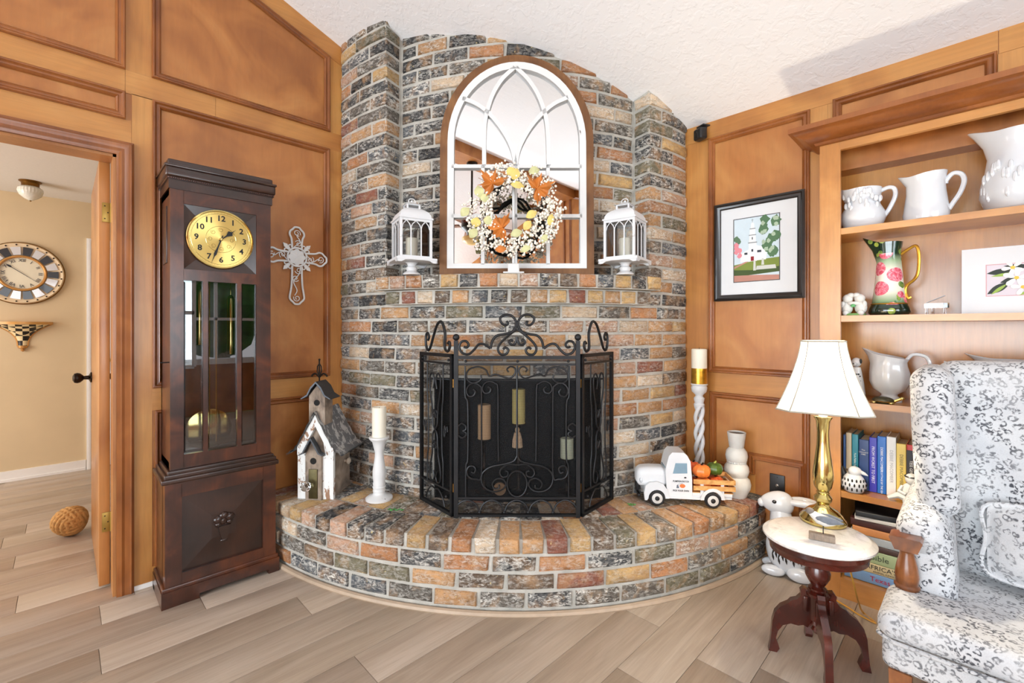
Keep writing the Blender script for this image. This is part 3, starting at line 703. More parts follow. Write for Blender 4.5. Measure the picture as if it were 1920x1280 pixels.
part('minute_marks', m_iron, dl, lambda m: [m.box((.124*math.sin(a), -.0045, .124*math.cos(a)), (.0014, .001, .0014)) for a in [2*math.pi*k/60 for k in range(60)]], False)
for k in range(1, 13):
    a = 2*math.pi*k/12; text(str(k), .036, m_iron, dl, (.098*math.sin(a), -.0048, .098*math.cos(a)), name='numeral', bold=.0009)
part('engraving', m_brassd, dl, lambda m: [m.tube(xz([(x*1.0+.045*math.cos(q), z+.045*math.sin(q)) for x, z in spiral(0, 0, .011, .004, q, 1.2, 12)], -.0045), .0008, 4) for q in [math.pi/4*j for j in range(8)]])
def hand(a, L, w0, tail):
    return lambda m: (m.at((0, -.008, 0), 0, a), m.prism([(-.002, -tail), (.002, -tail), (.003, L*.35), (w0, L*.62), (.002, L*.72), (0, L), (-.002, L*.72), (-w0, L*.62), (-.003, L*.35)], -.0015, .0))
part('hour_hand', m_iron, dl, hand(math.radians(49), .082, .013, .012)); part('minute_hand', m_iron, dl, hand(math.radians(199), .122, .006, .02))
part('hub', m_brass, dl, lambda m: (m.at((0, -.004, 0), 0, 0, P2), m.lathe([(.008, 0), (.007, .008), (.003, .010)], 14)))
part('cornice', m_clockd, ck, lambda m: (m.bb(-.212, .212, -.256, 0, 1.855, 1.895), m.bb(-.218, .218, -.263, 0, 1.895, 1.905), m.rbox((0, -.134, 1.928), (.45, .274, .046), .010, 2), m.rbox((0, -.134, 1.954), (.458, .28, .012), .004, 1), m.rbox((0, -.125, 1.972), (.43, .26, .028), .006, 2)), True, 30)
part('bead_row', m_clock, ck, lambda m: [m.ball((-.213+.426*i/52, -.266, 1.9), .0036, 6, 4) for i in range(53)])
# inside: weights, chains and the pendulum
for a, z0 in ((-.075, 1.16), (.056, 1.11)):
    wg = part('weight', m_brass, ck, lambda m: m.lathe([(.0, z0-.012), (.016, z0-.008), (.017, z0), (.017, z0+.27), (.012, z0+.282), (.003, z0+.29), (.002, z0+.33)], 18, (a, -.13, 0)))
    part('chain', m_brassd, ck, lambda m: m.tube([(a, -.13, z0+.3), (a, -.13, 1.478)], .0025, 5))
part('chain', m_brassd, ck, lambda m: [m.ball((-.038, -.15, .68+.0075*i), (.003, .002, .005), 5, 4) for i in range(105)])
part('chain', m_brassd, ck, lambda m: [m.ball((-.010, -.15, .68+.0075*i), (.003, .002, .005), 5, 4) for i in range(80)])
pd = part('pendulum', m_brass, ck, lambda m: (m.tube([(-.03, -.10, 1.47), (-.03, -.10, .8)], .004, 6), m.at((-.03, -.10, .735), 0, 0, P2), m.lathe([(0, -.012), (.06, -.010), (.098, 0), (.06, .010), (0, .012)], 40)))
part('hinge_pin', m_iron, ck, lambda m: m.tube([(-.207, -.24, 1.08), (-.24, -.24, 1.08)], .003, 6))
# ---- openwork metal cross on the wall
cyy, czz = onX(557, 482, .02)
cs = thing('wall_cross', 'white openwork metal cross with scrolls and a round centre, hung on the panelled wall', 'cross', (.018, cyy, czz), P2)
def arm_pts(L): return [(-.026, .045), (-.030, .10*L/.17), (-.040, L-.045), (-.036, L-.026), (-.022, L-.012), (-.013, L-.002), (0, L), (.013, L-.002), (.022, L-.012), (.036, L-.026), (.040, L-.045), (.030, .10*L/.17), (.026, .045)]
def rot(p, a): return (p[0]*math.cos(a)+p[1]*math.sin(a), -p[0]*math.sin(a)+p[1]*math.cos(a))
for nm, a, L in (('top_arm', 0, .173), ('right_arm', P2, .172), ('bottom_arm', math.pi, .272), ('left_arm', -P2, .172)):
    def armf(m):
        m.tube(xz([rot(p, a) for p in cr(arm_pts(L), 5)]), .0058, 8)
        s1 = [(0, .05)]+spiral(-.004, L*.50, .018, .006, -1.2, -1.1, 14); s2 = cr([(-.02, .05), (-.012, L*.35), (.018, L*.52), (.0, L*.70), (.012, L-.05)], 6)
        m.tube(xz([rot(p, a) for p in s2]), .0028, 6); m.tube(xz([rot(p, a) for p in spiral(.0, L-.035, .020, .005, -.4, 1.3, 18)]), .0026, 6); m.tube(xz([rot(p, a) for p in spiral(.008, L*.45, .020, .004, 2.6, -1.3, 18)]), .0026, 6)
        if L > .2: m.tube(xz([rot(p, a) for p in spiral(-.010, L*.28, .022, .005, .2, 1.3, 18)]), .0026, 6)
    part(nm, m_white_d, cs, armf)
part('centre_ring', m_white_d, cs, lambda m: m.tube(xz(spiral(0, 0, .053, .053, 0, 1, 40)[:-1], -.004), .0055, 8, True))
part('rosette', m_white_d, cs, lambda m: (m.at((0, -.002, 0), 0, 0, P2), m.lathe([(0, .008), (.012, .007), (.034, .003), (.046, 0), (.046, -.002), (0, -.002)], 48, rfn=lambda a, z: 1+.10*math.cos(8*a))))
for i in range(4):
    a = math.pi/4+P2*i
    part('fleur_de_lis', m_white_d, cs, lambda m: (m.prism([rot(p, a) for p in ((-.007, .05), (-.007, .075), (-.012, .088), (0, .108), (.012, .088), (.007, .075), (.007, .05))], -.003, .003), m.tube(xz([rot(p, a) for p in spiral(-.017, .068, .011, .006, -.4, .8, 10)]), .004, 6), m.tube(xz([rot(p, a) for p in spiral(.017, .068, .011, .006, math.pi+.4, -.8, 10)]), .004, 6)))
# ---- birdhouse shaped like a chapel on the hearth
bq = onZ(598, 934, ZH)
bh = thing('birdhouse', 'chapel-shaped birdhouse of flaking white boards with corrugated tin roof and a steeple', 'birdhouse', (bq[0]-.006, bq[1]-.012, ZH+.001), A0-.08)
part('body', m_grey_wood, bh, lambda m: m.prism([(-.085, 0), (.085, 0), (.085, .235), (0, .40), (-.085, .235)], .012, .22), False)
for a, b, sgn in ((-.098, -.047, -1), (.04, .098, 1)):
    part('board', m_white_bird, bh, lambda m: m.prism([(a, 0), (b, 0), (b, .225 if sgn < 0 else .25), (a, .25 if sgn < 0 else .225)], -.008, .012), False)
for sgn in (-1, 1):
    part('rafter_board', m_white_bird, bh, lambda m: m.prism([(sgn*.1, .232), (sgn*.1, .275), (0, .448), (0, .385), (sgn*.045, .30), (sgn*.055, .235)], -.010, .012), False)
ep = part('entry', m_grey_wood, bh, lambda m: m.prism([(-.048, -.002), (.04, -.002), (.04, .235), (-.003, .315), (-.048, .235)], -.022, -.004), False)
part('entry_hole', m_soot_shade, ep, lambda m: (m.at((-.004, -.023, .205), 0, 0, P2), m.lathe([(.017, 0), (.017, .001)], 20)))  # flat dark disc, the shade inside the hole painted on
for sgn in (-1, 1): part('porch_roof', m_iron2, ep, lambda m: m.prism([(-.004, .335), (sgn*.03-.004, .285), (sgn*.045-.004, .256), (sgn*.066-.004, .244), (sgn*.064-.004, .240), (sgn*.04-.004, .25), (sgn*.024-.004, .28), (-.004, .322)], -.055, -.02))
lp = part('lock_plate', plain('tarnished_brass_plate', C(78, 70, 44), .45, .8, var=.35, scale=30), bh, lambda m: m.rbox((-.004, -.024, .085), (.048, .006, .155), .002, 1))
part('door_knob', m_crystal, bh, lambda m: (m.at((-.024, -.027, .085), 0, 0, P2), m.lathe([(.009, 0), (.008, .018), (.024, .026), (.028, .036), (.024, .046), (.012, .050), (0, .051)], 12)), False)
part('side_knob', plain('pale_glass_knob', C(196, 184, 168), .2), bh, lambda m: (m.at((.087, .15, .16), P2, 0, P2), m.lathe([(.008, 0), (.007, .012), (.018, .018), (.020, .026), (.010, .034), (0, .035)], 14)))
def tinroof(sgn):
    def f(m):
        n = 22; vs = []; fs = []; prof = cr([(0, .462), (.04, .388), (.085, .305), (.115, .262), (.155, .238)], 5)
        for j in range(n+1):
            y = -.025+.275*j/n
            for p in prof: vs.append((sgn*p[0], y, p[1]))
        K = len(prof)
        vs2 = []
        for j in range(n+1):
            for i, p in enumerate(prof): vs2.append((sgn*p[0], -.025+.275*j/n, p[1]+.004*math.sin(i*1.57)+.003))
        for j in range(n):
            for i in range(K-1): fs.append((j*K+i, j*K+i+1, (j+1)*K+i+1, (j+1)*K+i))
        m.add(vs2, fs); m.add([(p[0], p[1], p[2]-.006) for p in vs2], [q[::-1] for q in fs])
    return f
m_tin = distressed('weathered_tin', C(104, 106, 108), C(176, 176, 174), .52, 30, .6)
for sgn in (-1, 1): part('tin_roof', m_tin, bh, tinroof(sgn))
st = part('steeple', m_grey_wood, bh, lambda m: m.prism([(-.042, .39), (.046, .39), (.046, .545), (.002, .60), (-.042, .545)], .004, .09), False)
part('steeple_hole', m_soot_shade, st, lambda m: (m.at((.002, .003, .508), 0, 0, P2), m.lathe([(.016, 0), (.016, .001)], 20)))  # no real opening: dark disc painted as the hole's inner shade
for sgn in (-1, 1): part('steeple_roof', m_iron2, st, lambda m: m.prism([(.002, .622), (.002+sgn*.03, .592), (.002+sgn*.05, .552), (.002+sgn*.082, .532), (.002+sgn*.08, .527), (.002+sgn*.045, .545), (.002+sgn*.026, .582), (.002, .612)], -.012, .10))
part('finial', m_bronze, bh, lambda m: (m.tube([(.002, .03, .615), (.002, .03, .73)], .004, 6), m.ball((.002, .03, .735), .006, 8, 6), [m.tube([(.002, .03, .65), (.002+sg*.012, .03, .672), (.002+sg*.010, .03, .70), (.002, .03, .715)], .0035, 6) for sg in (-1, 1)], [m.tube(cr([(.002, .03, .642), (.002+sg*.02, .03, .660), (.002+sg*.036, .03, .655), (.002+sg*.044, .03, .645)], 4), .005, 6, rr=None) for sg in (-1, 1)]))
# ---- short white candlestick
q = onZ(711, 935, ZH)
c1 = thing('candlestick', 'white turned wooden candlestick holding a cream pillar candle by the birdhouse', 'candlestick', (q[0], q[1], ZH))
part('stick', m_white_d, c1, lambda m: m.lathe([(.069, 0), (.070, .010), (.06, .018), (.036, .026), (.031, .034), (.031, .042), (.034, .046), (.031, .052), (.032, .062), (.035, .066), (.031, .072), (.033, .084), (.030, .092), (.034, .12), (.034, .15), (.028, .19), (.023, .225), (.022, .25), (.027, .265), (.031, .285), (.036, .305), (.052, .322), (.052, .332), (.0, .332)], 32))
cd_ = part('candle', m_wax, c1, lambda m: m.lathe([(.037, .330), (.037, .484), (.033, .488), (.022, .478), (0, .474)], 28)); part('wick', m_soot_shade, cd_, lambda m: m.tube([(0, 0, .47), (.002, 0, .486)], .0015, 5))
# ---- green tinsel scraps on the hearth
tq = onZ(742, 955, ZH)
for i, (px, py, L) in enumerate(((742, 955, .06), (1185, 945, .03))):
    tq = onZ(px, py, ZH+.004); tn = MB()
    tn.tube([(L*(k/10-.5)*1.3, .012*math.sin(k*1.9+i), .003+.002*math.sin(k*2.3)) for k in range(11)], .0022, 5)
    o = tn.build('tinsel_strand', plain('green_tinsel', C(60, 168, 70), .4), None, True); o.location = (tq[0], tq[1], ZH+.001); o.rotation_euler = (0, 0, A0)
    tag(o, ('green tinsel strand lying in front of the white candlestick', 'short green tinsel strand lying beside the toy truck')[i], 'tinsel')
# ================================================================ things in the hall
hy, hz = onX(41, 512, HX+.03); hR = (onX(41, 455, HX+.03)[1]-onX(41, 569, HX+.03)[1])/2
hc = thing('wall_clock', 'round wall clock with a black and white checkered rim on the beige hall wall', 'clock', (HX, hy, hz), P2)
m_hgold = plain('copper_gold_edge', C(196, 146, 84), .4, .5)
m_cream = plain('cream_glaze', C(226, 206, 172), .4, var=.06)
def latY(m, prof, seg=48): m.at((0, 0, 0), 0, 0, P2); m.lathe(prof, seg)
part('rim', m_cream, hc, lambda m: latY(m, [(hR*.55, .012), (hR*.9, .030), (hR*.965, .036), (hR, .024), (hR*1.0, 0), (0, 0)]))
part('edge', m_brassd, hc, lambda m: m.tube(xz(spiral(0, 0, hR*1.0, hR*1.0, 0, 1, 56)[:-1], -.018), .007, 8, True))
N = 18
for i in range(N):
    a0, a1 = 2*math.pi*(i+.1)/N, 2*math.pi*(i+.9)/N
    part('checker', m_black if i % 2 == 0 else m_ceramic, hc, lambda m: m.prism([(r*math.sin(a), r*math.cos(a)) for r, aa in ((hR*.60, (a0, a1)), (hR*.86, (a1, a0))) for a in [aa[0]+(aa[1]-aa[0])*k/4 for k in range(5)]], -.036, -.02))
part('rivet', m_bronze, hc, lambda m: [m.ball((hR*.93*math.sin(a), -.034, hR*.93*math.cos(a)), .006, 8, 5) for a in [2*math.pi*(k+.5)/24 for k in range(24)]])
part('inner_rim', m_hgold, hc, lambda m: m.tube(xz(spiral(0, 0, hR*.55, hR*.55, 0, 1, 48)[:-1], -.030), .010, 8, True))
hd = part('dial', plain('aged_dial_paper', C(226, 220, 196), .5, var=.08, scale=6), hc, lambda m: latY(m, [(hR*.54, .020), (0, .021)]))
for k, s_ in enumerate(('XII', 'I', 'II', 'III', 'IIII', 'V', 'VI', 'VII', 'VIII', 'IX', 'X', 'XI')):
    a = 2*math.pi*k/12; text(s_, .034, m_iron2, hd, (hR*.42*math.sin(a), -.023, hR*.42*math.cos(a)), (P2, a, 0), name='numeral')
part('hour_hand', m_iron, hc, lambda m: (m.at((0, -.026, 0), 0, math.radians(128)), m.prism([(-.002, -.02), (.002, -.02), (.001, .1), (-.001, .1)], -.001, 0)))
part('minute_hand', m_iron, hc, lambda m: (m.at((0, -.028, 0), 0, math.radians(-52)), m.prism([(-.002, -.02), (.002, -.02), (.002, .07), (.008, .085), (0, .115), (-.008, .085), (-.002, .07)], -.001, 0)))
by, bz = onX(42, 603, HX+.06)
br = thing('wall_bracket', 'small half-round wall bracket shelf with a black and cream checkered front', 'shelf', (HX, by, bz), P2)
def bfn(t):   # half width along the height
    return .028+.135*t**2.6
rows_ = 14
def brack(m):
    vs = []; fs = []; n = 12
    for j in range(rows_+1):
        t = j/rows_; w_ = bfn(t)
        for k in range(n+1):
            a = math.pi*k/n; vs.append((-w_*math.cos(a), -w_*.75*math.sin(a), -.20+.18*t))
    for j in range(rows_):
        for k in range(n): a = j*(n+1)+k; fs.append((a, a+1, a+n+2, a+n+1))
    m.add(vs, fs)
M = Mat('checker_glaze'); ck_ = M.n('ShaderNodeTexChecker'); M.l(M.coords((26, 26, 26)), ck_.inputs['Vector']); ck_.inputs['Scale'].default_value = 1.0; ck_.inputs['Color1'].default_value = C(26, 24, 24); ck_.inputs['Color2'].default_value = C(232, 214, 168); M.set(ck_.outputs['Color'], .4)
part('checkered_body', M.m, br, brack)
part('shelf_board', plain('amber_glaze', C(208, 156, 84), .4, var=.2), br, lambda m: m.prism([(-.175, 0), (.175, 0)]+[(.175*math.cos(a), -.13*math.sin(a)) for a in [math.pi*k/16 for k in range(1, 16)]], -.022, 0, 'xy'))
part('gold_edge', m_hgold, br, lambda m: [m.tube([(sg*bfn(j/rows_), -.004, -.2+.18*j/rows_) for j in range(rows_+1)], .007, 6) for sg in (-1, 1)])
part('drop_finial', m_hgold, br, lambda m: (m.lathe([(.0, -.245), (.014, -.232), (.008, -.222), (.028, -.212), (.030, -.196), (0, -.19)], 14, (0, -.012, 0))))
lx, ly = onZ(57, 340, 2.335)
cl = thing('flush_ceiling_light', 'flush ceiling light with a brass collar and ribbed glass bowl in the hall', 'ceiling light', (lx, ly, 2.335))
part('collar', m_brassd, cl, lambda m: m.lathe([(.062, 0), (.062, -.006), (.050, -.014), (.048, -.036), (.051, -.042)], 32))
part('glass_bowl', plain('frosted_ribbed_glass', C(226, 226, 216), .15, var=.1, scale=50), cl, lambda m: m.lathe([(.048, -.040), (.066, -.055), (.069, -.075), (.059, -.105), (.033, -.130), (.009, -.142), (0, -.143)], 48, rfn=lambda a, z: 1+.025*math.cos(24*a)))
part('finial', m_brassd, cl, lambda m: m.ball((0, 0, -.146), .006, 8, 6))
# rope knot doorstop
rq = onZ(147, 1000, .0)
rp = tag(MB().build('rope_ball', m_soot_shade), 'round knotted rope doorstop on the hall floor against the door', 'doorstop')
m_rope = plain('jute_rope', C(192, 148, 90), .9, var=.25, scale=60, bump=.5)
mb = MB()
for fam in range(3):
    for k in (-2, -1, 0, 1, 2):
        pts = []
        for i in range(40):
            a = 2*math.pi*i/40; off = k*.021; r = math.sqrt(max(.073**2-off**2, 1e-4))+.004*math.sin(3*a+fam*2.1)
            p = (off, r*math.cos(a), r*math.sin(a)); p = p if fam == 0 else ((p[1], p[2], p[0]) if fam == 1 else (p[2], p[0], p[1])); pts.append(p)
        mb.tube(pts, .0115, 7, True)
me = bpy.data.meshes.new('rope_ball'); me.from_pydata(mb.v, [], mb.f); me.materials.append(m_rope); me.polygons.foreach_set('use_smooth', [True]*len(me.polygons))
rp.data = me; rp.location = (rq[0], min(rq[1], DJ-.013-.042-.088), .086); rp.rotation_euler = (.3, .2, .5)
# ================================================================ mantel: mirror, wreath, lanterns
def camplan(px, dep): return plan((px-CX)/F_PX*dep, dep)
# ---- arched window-style mirror leaning on the recess
MS = 2.415/F_PX
MX0, MY0 = 969.0, 512.0
def mp_(px, py): return ((px-MX0)*MS, (MY0-py)*MS)
mq = camplan(969, 2.395)
mi = thing('arched_mirror', 'tall arched window mirror with a brown wood frame and white gothic tracery', 'mirror', (mq[0], mq[1], ZMT+.004), A0)
mi.rotation_euler = (-.030, 0, A0)
def arch(x0, x1, zb, zs, zt, n=28):
    """outline: bottom zb, spring zs, crown zt"""
    c = (x0+x1)/2; h = (x1-x0)/2
    return [(x0, zb), (x1, zb)]+[(c+h*math.cos(math.pi*k/n), zs+(zt-zs)*math.sin(math.pi*k/n)) for k in range(n+1)]
xo0, zo = mp_(826, 512); xo1, _ = mp_(1112, 512); zs_ = mp_(0, 262)[1]; zt_ = mp_(0, 97)[1]
xw0, zw = mp_(840, 499); xw1, _ = mp_(1098, 499); zwt = mp_(0, 111)[1]
xg0, zg = mp_(852, 490); xg1, _ = mp_(1086, 490); zgt = mp_(0, 124)[1]
def strip(m, A, B, y0, y1):
    n = len(A); vs = [(p[0], y0, p[1]) for p in A]+[(p[0], y0, p[1]) for p in B]+[(p[0], y1, p[1]) for p in A]+[(p[0], y1, p[1]) for p in B]; fs = []
    for i in range(n):
        j = (i+1) % n; fs += [(i, j, n+j, n+i), (2*n+i, 3*n+i, 3*n+j, 2*n+j), (i, 2*n+i, 2*n+j, j), (n+i, n+j, 3*n+j, 3*n+i)]
    m.add(vs, fs)
oA = arch(xo0, xo1, zo, zs_, zt_); wA = arch(xw0, xw1, zw, zs_, zwt); gA = arch(xg0, xg1, zg, zs_, zgt)
part('wood_frame', m_frame, mi, lambda m: strip(m, oA, wA, -.016, .016), True, 30)
part('white_frame', m_white_d, mi, lambda m: strip(m, wA, gA, -.020, .010), True, 30)
part('mirror_glass', m_mirror, mi, lambda m: m.prism(arch(xg0-.004, xg1+.004, zg-.004, zs_, zgt+.004), .0, .006), False)
def cz(pts): return [mp_(820+a/5.333, 90+b/5.333) for a, b in pts]      # crop pixels of the tracery -> mirror plane
BARS = [cz([(470, 1160), (470, 900), (478, 720), (505, 590), (560, 430), (650, 285), (775, 165)]),
        cz([(1110, 1160), (1106, 900), (1092, 720), (1062, 590), (1000, 430), (905, 285), (785, 165)]),
        cz([(255, 480), (390, 535), (505, 620), (610, 740), (700, 880), (755, 1010), (783, 1160)]),
        cz([(1305, 470), (1175, 530), (1062, 620), (950, 745), (865, 880), (810, 1010), (783, 1160)])]
def bar(m, pts, w_=.0105):
    P = [Vector((p[0], p[1])) for p in pts]; n = len(P); A = []; B = []
    for i in range(n):
        t = (P[min(i+1, n-1)]-P[max(i-1, 0)]).normalized(); nn = Vector((-t.y, t.x))*w_; A.append(P[i]+nn); B.append(P[i]-nn)
    vs = [(p.x, y, p.y) for y in (-.020, .004) for p in A+B]; fs = []
    for i in range(n-1): fs += [(i, i+1, n+i+1, n+i), (2*n+i, 3*n+i, 3*n+i+1, 2*n+i+1), (i, 2*n+i, 2*n+i+1, i+1), (n+i, n+i+1, 3*n+i+1, 3*n+i)]
    m.add(vs, fs)
for B_ in BARS: part('tracery_bar', m_white_d, mi, lambda m: bar(m, cr(B_, 5)))
for px in (906, 966.5, 1027): part('mullion', m_white_d, mi, lambda m: bar(m, [mp_(px, 306), mp_(px, 492)], .0092))
for py in (308.5, 401.5): part('glazing_bar', m_white_d, mi, lambda m: bar(m, [mp_(848, py), mp_(1090, py)], .0092))
# ---- lanterns
def lantern(px, yaw, label, latch_side):
    q = camplan(px, 2.335); H = .38
    t = thing('lantern', label, 'lantern', (q[0], q[1], ZMT+.002), A0+yaw, 'white lanterns on the mantel')
    part('pedestal', m_white, t, lambda m: m.lathe([(.042, 0), (.044, .006), (.036, .012), (.024, .020), (.028, .028), (.028, .036), (.020, .044), (.024, .056), (.034, .062)], 28))
    def plat(m):
        s = .102
        for a in range(4):
            m.at((0, 0, 0), a*P2); m.prism([(-s, .066), (-s, .052), (-s*.78, .052), (-s*.6, .062), (0, .066), (s*.6, .062), (s*.78, .052), (s, .052), (s, .066)], -s, -s+.006)
        m.at((0, 0, 0)); m.bb(-s, s, -s, s, .064, .076)
    part('platform', m_white, t, plat, False)
    b = .076; z0, z1 = .076, .272
    for sx in (-1, 1):
        for sy in (-1, 1): part('corner_post', m_white, t, lambda m: m.bb(sx*b-.006, sx*b+.006, sy*b-.006, sy*b+.006, z0, z1), False)
    for a in range(4):
        def tr(m):
            m.at((0, 0, 0), a*P2); y = -b
            m.bb(-b, b, y-.004, y+.004, z0, z0+.012); m.bb(-b, b, y-.004, y+.004, z1-.012, z1)
            for xx in (-.026, .026): m.bb(xx-.0028, xx+.0028, y-.003, y+.003, z0, z1-.045)
            for x0_, x1_ in ((-.07, -.026), (-.026, .026), (.026, .07)):
                c_ = (x0_+x1_)/2
                for sg, xa in ((1, x0_), (-1, x1_)): m.tube([(xa, y, z1-.05), (xa+sg*(c_-x0_)*.25, y, z1-.03), (c_, y, z1-.010)], .0026, 5)
        part('window_tracery', m_white, t, tr, False)
        part('glass_pane', m_pane, t, lambda m: (m.at((0, 0, 0), a*P2), m.bb(-b+.004, b-.004, -b+.006, -b+.007, z0+.004, z1-.004)), False)
    part('latch', m_white, t, lambda m: m.ball((latch_side*b, -b-.008, .18), .006, 8, 6))
    def roof(m):
        m.bb(-.087, .087, -.087, .087, .272, .280)
        prof = [(.080, .280), (.078, .295), (.068, .312), (.050, .326), (.038, .332)]
        vs = []; fs = []
        for r, z in prof: vs += [(-r, -r, z), (r, -r, z), (r, r, z), (-r, r, z)]
        for i in range(len(prof)-1):
            for k in range(4): fs.append((i*4+k, i*4+(k+1) % 4, (i+1)*4+(k+1) % 4, (i+1)*4+k))
        fs.append(tuple(range(16, 20))); m.add(vs, fs)
    part('roof', m_white, t, roof, True, 30)
    def cup(m):
        for sx in (-1, 1):
            for sy in (-1, 1): m.bb(sx*.031-.004, sx*.031+.004, sy*.031-.004, sy*.031+.004, .330, .354)
        m.bb(-.034, .034, -.034, .034, .330, .335); m.bb(-.034, .034, -.034, .034, .350, .354)
        m.add([(-.042, -.042, .354), (.042, -.042, .354), (.042, .042, .354), (-.042, .042, .354), (0, 0, .374)], [(0, 1, 4), (1, 2, 4), (2, 3, 4), (3, 0, 4), (3, 2, 1, 0)])
    part('cupola', m_white, t, cup, False)
    part('ring_handle', m_white, t, lambda m: (m.ball((0, 0, .376), .006, 10, 6), m.tube([(.0+.018*math.cos(a), -.004, .376+.013*math.sin(a)) for a in [2*math.pi*k/16 for k in range(16)]], .0025, 5, True)))
    part('candle', m_wax, t, lambda m: m.lathe([(.030, .077), (.030, .185), (.027, .188), (0, .183)], 24))
lantern(772, .50, 'white metal lantern with gothic windows on the mantel, nearer the tall clock', -1)
lantern(1172, -.62, 'white metal lantern with gothic windows on the mantel, nearer the framed church picture', 1)
# ---- wreath on its white stand
wq = camplan(963, 2.285)
sd_ = thing('wreath_stand', 'white iron wreath stand with a square foot in front of the mirror', 'stand', (wq[0], wq[1], ZMT+.002), A0)
WS = 2.285/F_PX; wz = (512-402)*WS
part('foot', m_white_d, sd_, lambda m: (m.rbox((0, 0, .004), (.105, .06, .008), .003, 1), m.rbox((0, 0, .028), (.058, .045, .044), .006, 2)))
part('post', m_white_d, sd_, lambda m: m.tube([(0, 0, .03), (0, 0, .54)], .0075, 10))
part('hook', m_white_d, sd_, lambda m: m.tube(xz(cr([(0, .52), (-.008, .548), (-.022, .552), (-.026, .538), (-.016, .532)], 5)), .004, 6))
wr = thing('autumn_wreath', 'autumn wreath of white berries, yellow leaves and orange maple leaves', 'wreath', (wq[0]+.035*math.sin(A0), wq[1]-.035*math.cos(A0), ZMT+wz), A0)
RW = .150
wrnd = random.Random(5)
m_twig = plain('dark_twig', C(34, 32, 28), .9, var=.3, scale=40)
part('twig_ring', m_twig, wr, lambda m: [m.tube([((RW+.018*math.sin(5*a+k)+.008*k)*math.cos(a), .012*math.cos(4*a+k*2), (RW+.018*math.sin(5*a+k)+.008*k)*math.sin(a)) for a in [2*math.pi*i/40 for i in range(40)]], .007, 6, True) for k in (-1, 0, 1)])
m_berry = plain('white_berry', C(242, 236, 222), .6, var=.08, scale=60)
def cluster(m, a, r, d):
    x, z = r*math.cos(a), r*math.sin(a); q = wrnd.uniform(0, 6.28)
    for k in range(24):
        L = wrnd.uniform(.004, .052); b = a+wrnd.uniform(-1.7, 1.7); y = d-wrnd.uniform(0, .04)
        m.ball((x+L*math.cos(b+q*.1), y, z+L*math.sin(b+q*.1)), wrnd.uniform(.0042, .0075), 6, 4)
sprays = []
for i in range(64):
    a = 2*math.pi*i/64+wrnd.uniform(-.08, .08); r = RW+wrnd.uniform(-.045, .055)
    sprays.append((a, r))
    part('berry_spray', m_berry, wr, lambda m: cluster(m, a, r, -.016))
m_stem = plain('brown_stem', C(150, 104, 72), .8)
part('stem_sprigs', m_stem, wr, lambda m: [m.tube([(r*.9*math.cos(a), -.01, r*.9*math.sin(a)), ((r+.02)*math.cos(a+.12), -.03, (r+.02)*math.sin(a+.12)), ((r+.045)*math.cos(a+.16), -.034, (r+.045)*math.sin(a+.16))], .0014, 5) for a, r in sprays])
def oval_leaf(m, x, z, L, wd, ang_, y, curl=.01):
    ca, sa = math.cos(ang_), math.sin(ang_); vs = []; fs = []; n = 8
    for i in range(n+1):
        t = i/n; w_ = wd*math.sin(math.pi*min(t*1.0+.02, .98))**.8
        for s_ in (-1, 0, 1):
            u, v = (t-.5)*L, s_*w_; vs.append((x+u*ca-v*sa, y-curl*math.sin(math.pi*t)+(.004 if s_ else 0), z+u*sa+v*ca))
    for i in range(n):
        for s_ in range(2): a = i*3+s_; fs.append((a, a+1, a+4, a+3))
    m.add(vs, fs)
m_yl = plain('yellow_leaf', C(218, 196, 112), .6, var=.15, scale=30); m_gl = plain('pale_green_leaf', C(198, 198, 146), .6, var=.15, scale=30); m_ol = plain('orange_maple_leaf', C(190, 112, 40), .6, var=.25, scale=25)
def wpx(a, b): return ((820+a/5.333-963)*WS, (402-(290+b/5.333))*WS)      # crop px -> wreath plane
for (a, b, L, w_, an, mt) in ((775, 240, .058, .026, 1.2, m_yl), (735, 215, .05, .02, .6, m_yl), (800, 350, .068, .017, -.2, m_yl), (295, 605, .055, .022, .8, m_gl), (400, 705, .05, .025, 1.3, m_yl), (520, 690, .05, .022, -.3, m_gl), (935, 630, .06, .02, .5, m_yl), (895, 735, .055, .02, .9, m_yl), (1118, 680, .06, .016, 1.3, m_yl), (960, 210, .055, .02, .2, m_gl), (430, 410, .06, .024, 1.8, m_gl), (375, 810, .055, .022, .9, m_gl), (790, 810, .06, .020, .3, m_gl), (640, 965, .055, .018, .1, m_ol), (1060, 860, .05, .016, 1.0, m_gl), (880, 960, .06, .016, .5, m_gl), (480, 470, .05, .02, 2.2, m_gl)):
    x_, z_ = wpx(a, b); part('leaf', mt, wr, lambda m: oval_leaf(m, x_, z_, L, w_, an, -.052))
def maple(m, x, z, R, a0):
    pts = []
    for k in range(5):
        a = a0+(k-2)*.95; L = R*(1, .92, 1.08, .92, 1)[k] if k != 2 else R*1.15
        pts += [((L*.56)*math.cos(a-.44), (L*.56)*math.sin(a-.44)), (L*.72*math.cos(a-.22), L*.72*math.sin(a-.22)), (L*.66*math.cos(a-.12), L*.66*math.sin(a-.12)), (L*math.cos(a), L*math.sin(a)), (L*.66*math.cos(a+.12), L*.66*math.sin(a+.12)), (L*.72*math.cos(a+.22), L*.72*math.sin(a+.22))]
    pts += [(R*.3*math.cos(a0+2.6), R*.3*math.sin(a0+2.6)), (R*.12*math.cos(a0+3.14), R*.12*math.sin(a0+3.14)), (R*.3*math.cos(a0-2.6), R*.3*math.sin(a0-2.6))]
    n = len(pts); vs = [(x, -.064, z)]+[(x+p[0], -.056-.012*math.sin(6*math.atan2(p[1], p[0])), z+p[1]) for p in pts]
    m.add(vs, [(0, i+1, (i+1) % n+1) for i in range(n)])
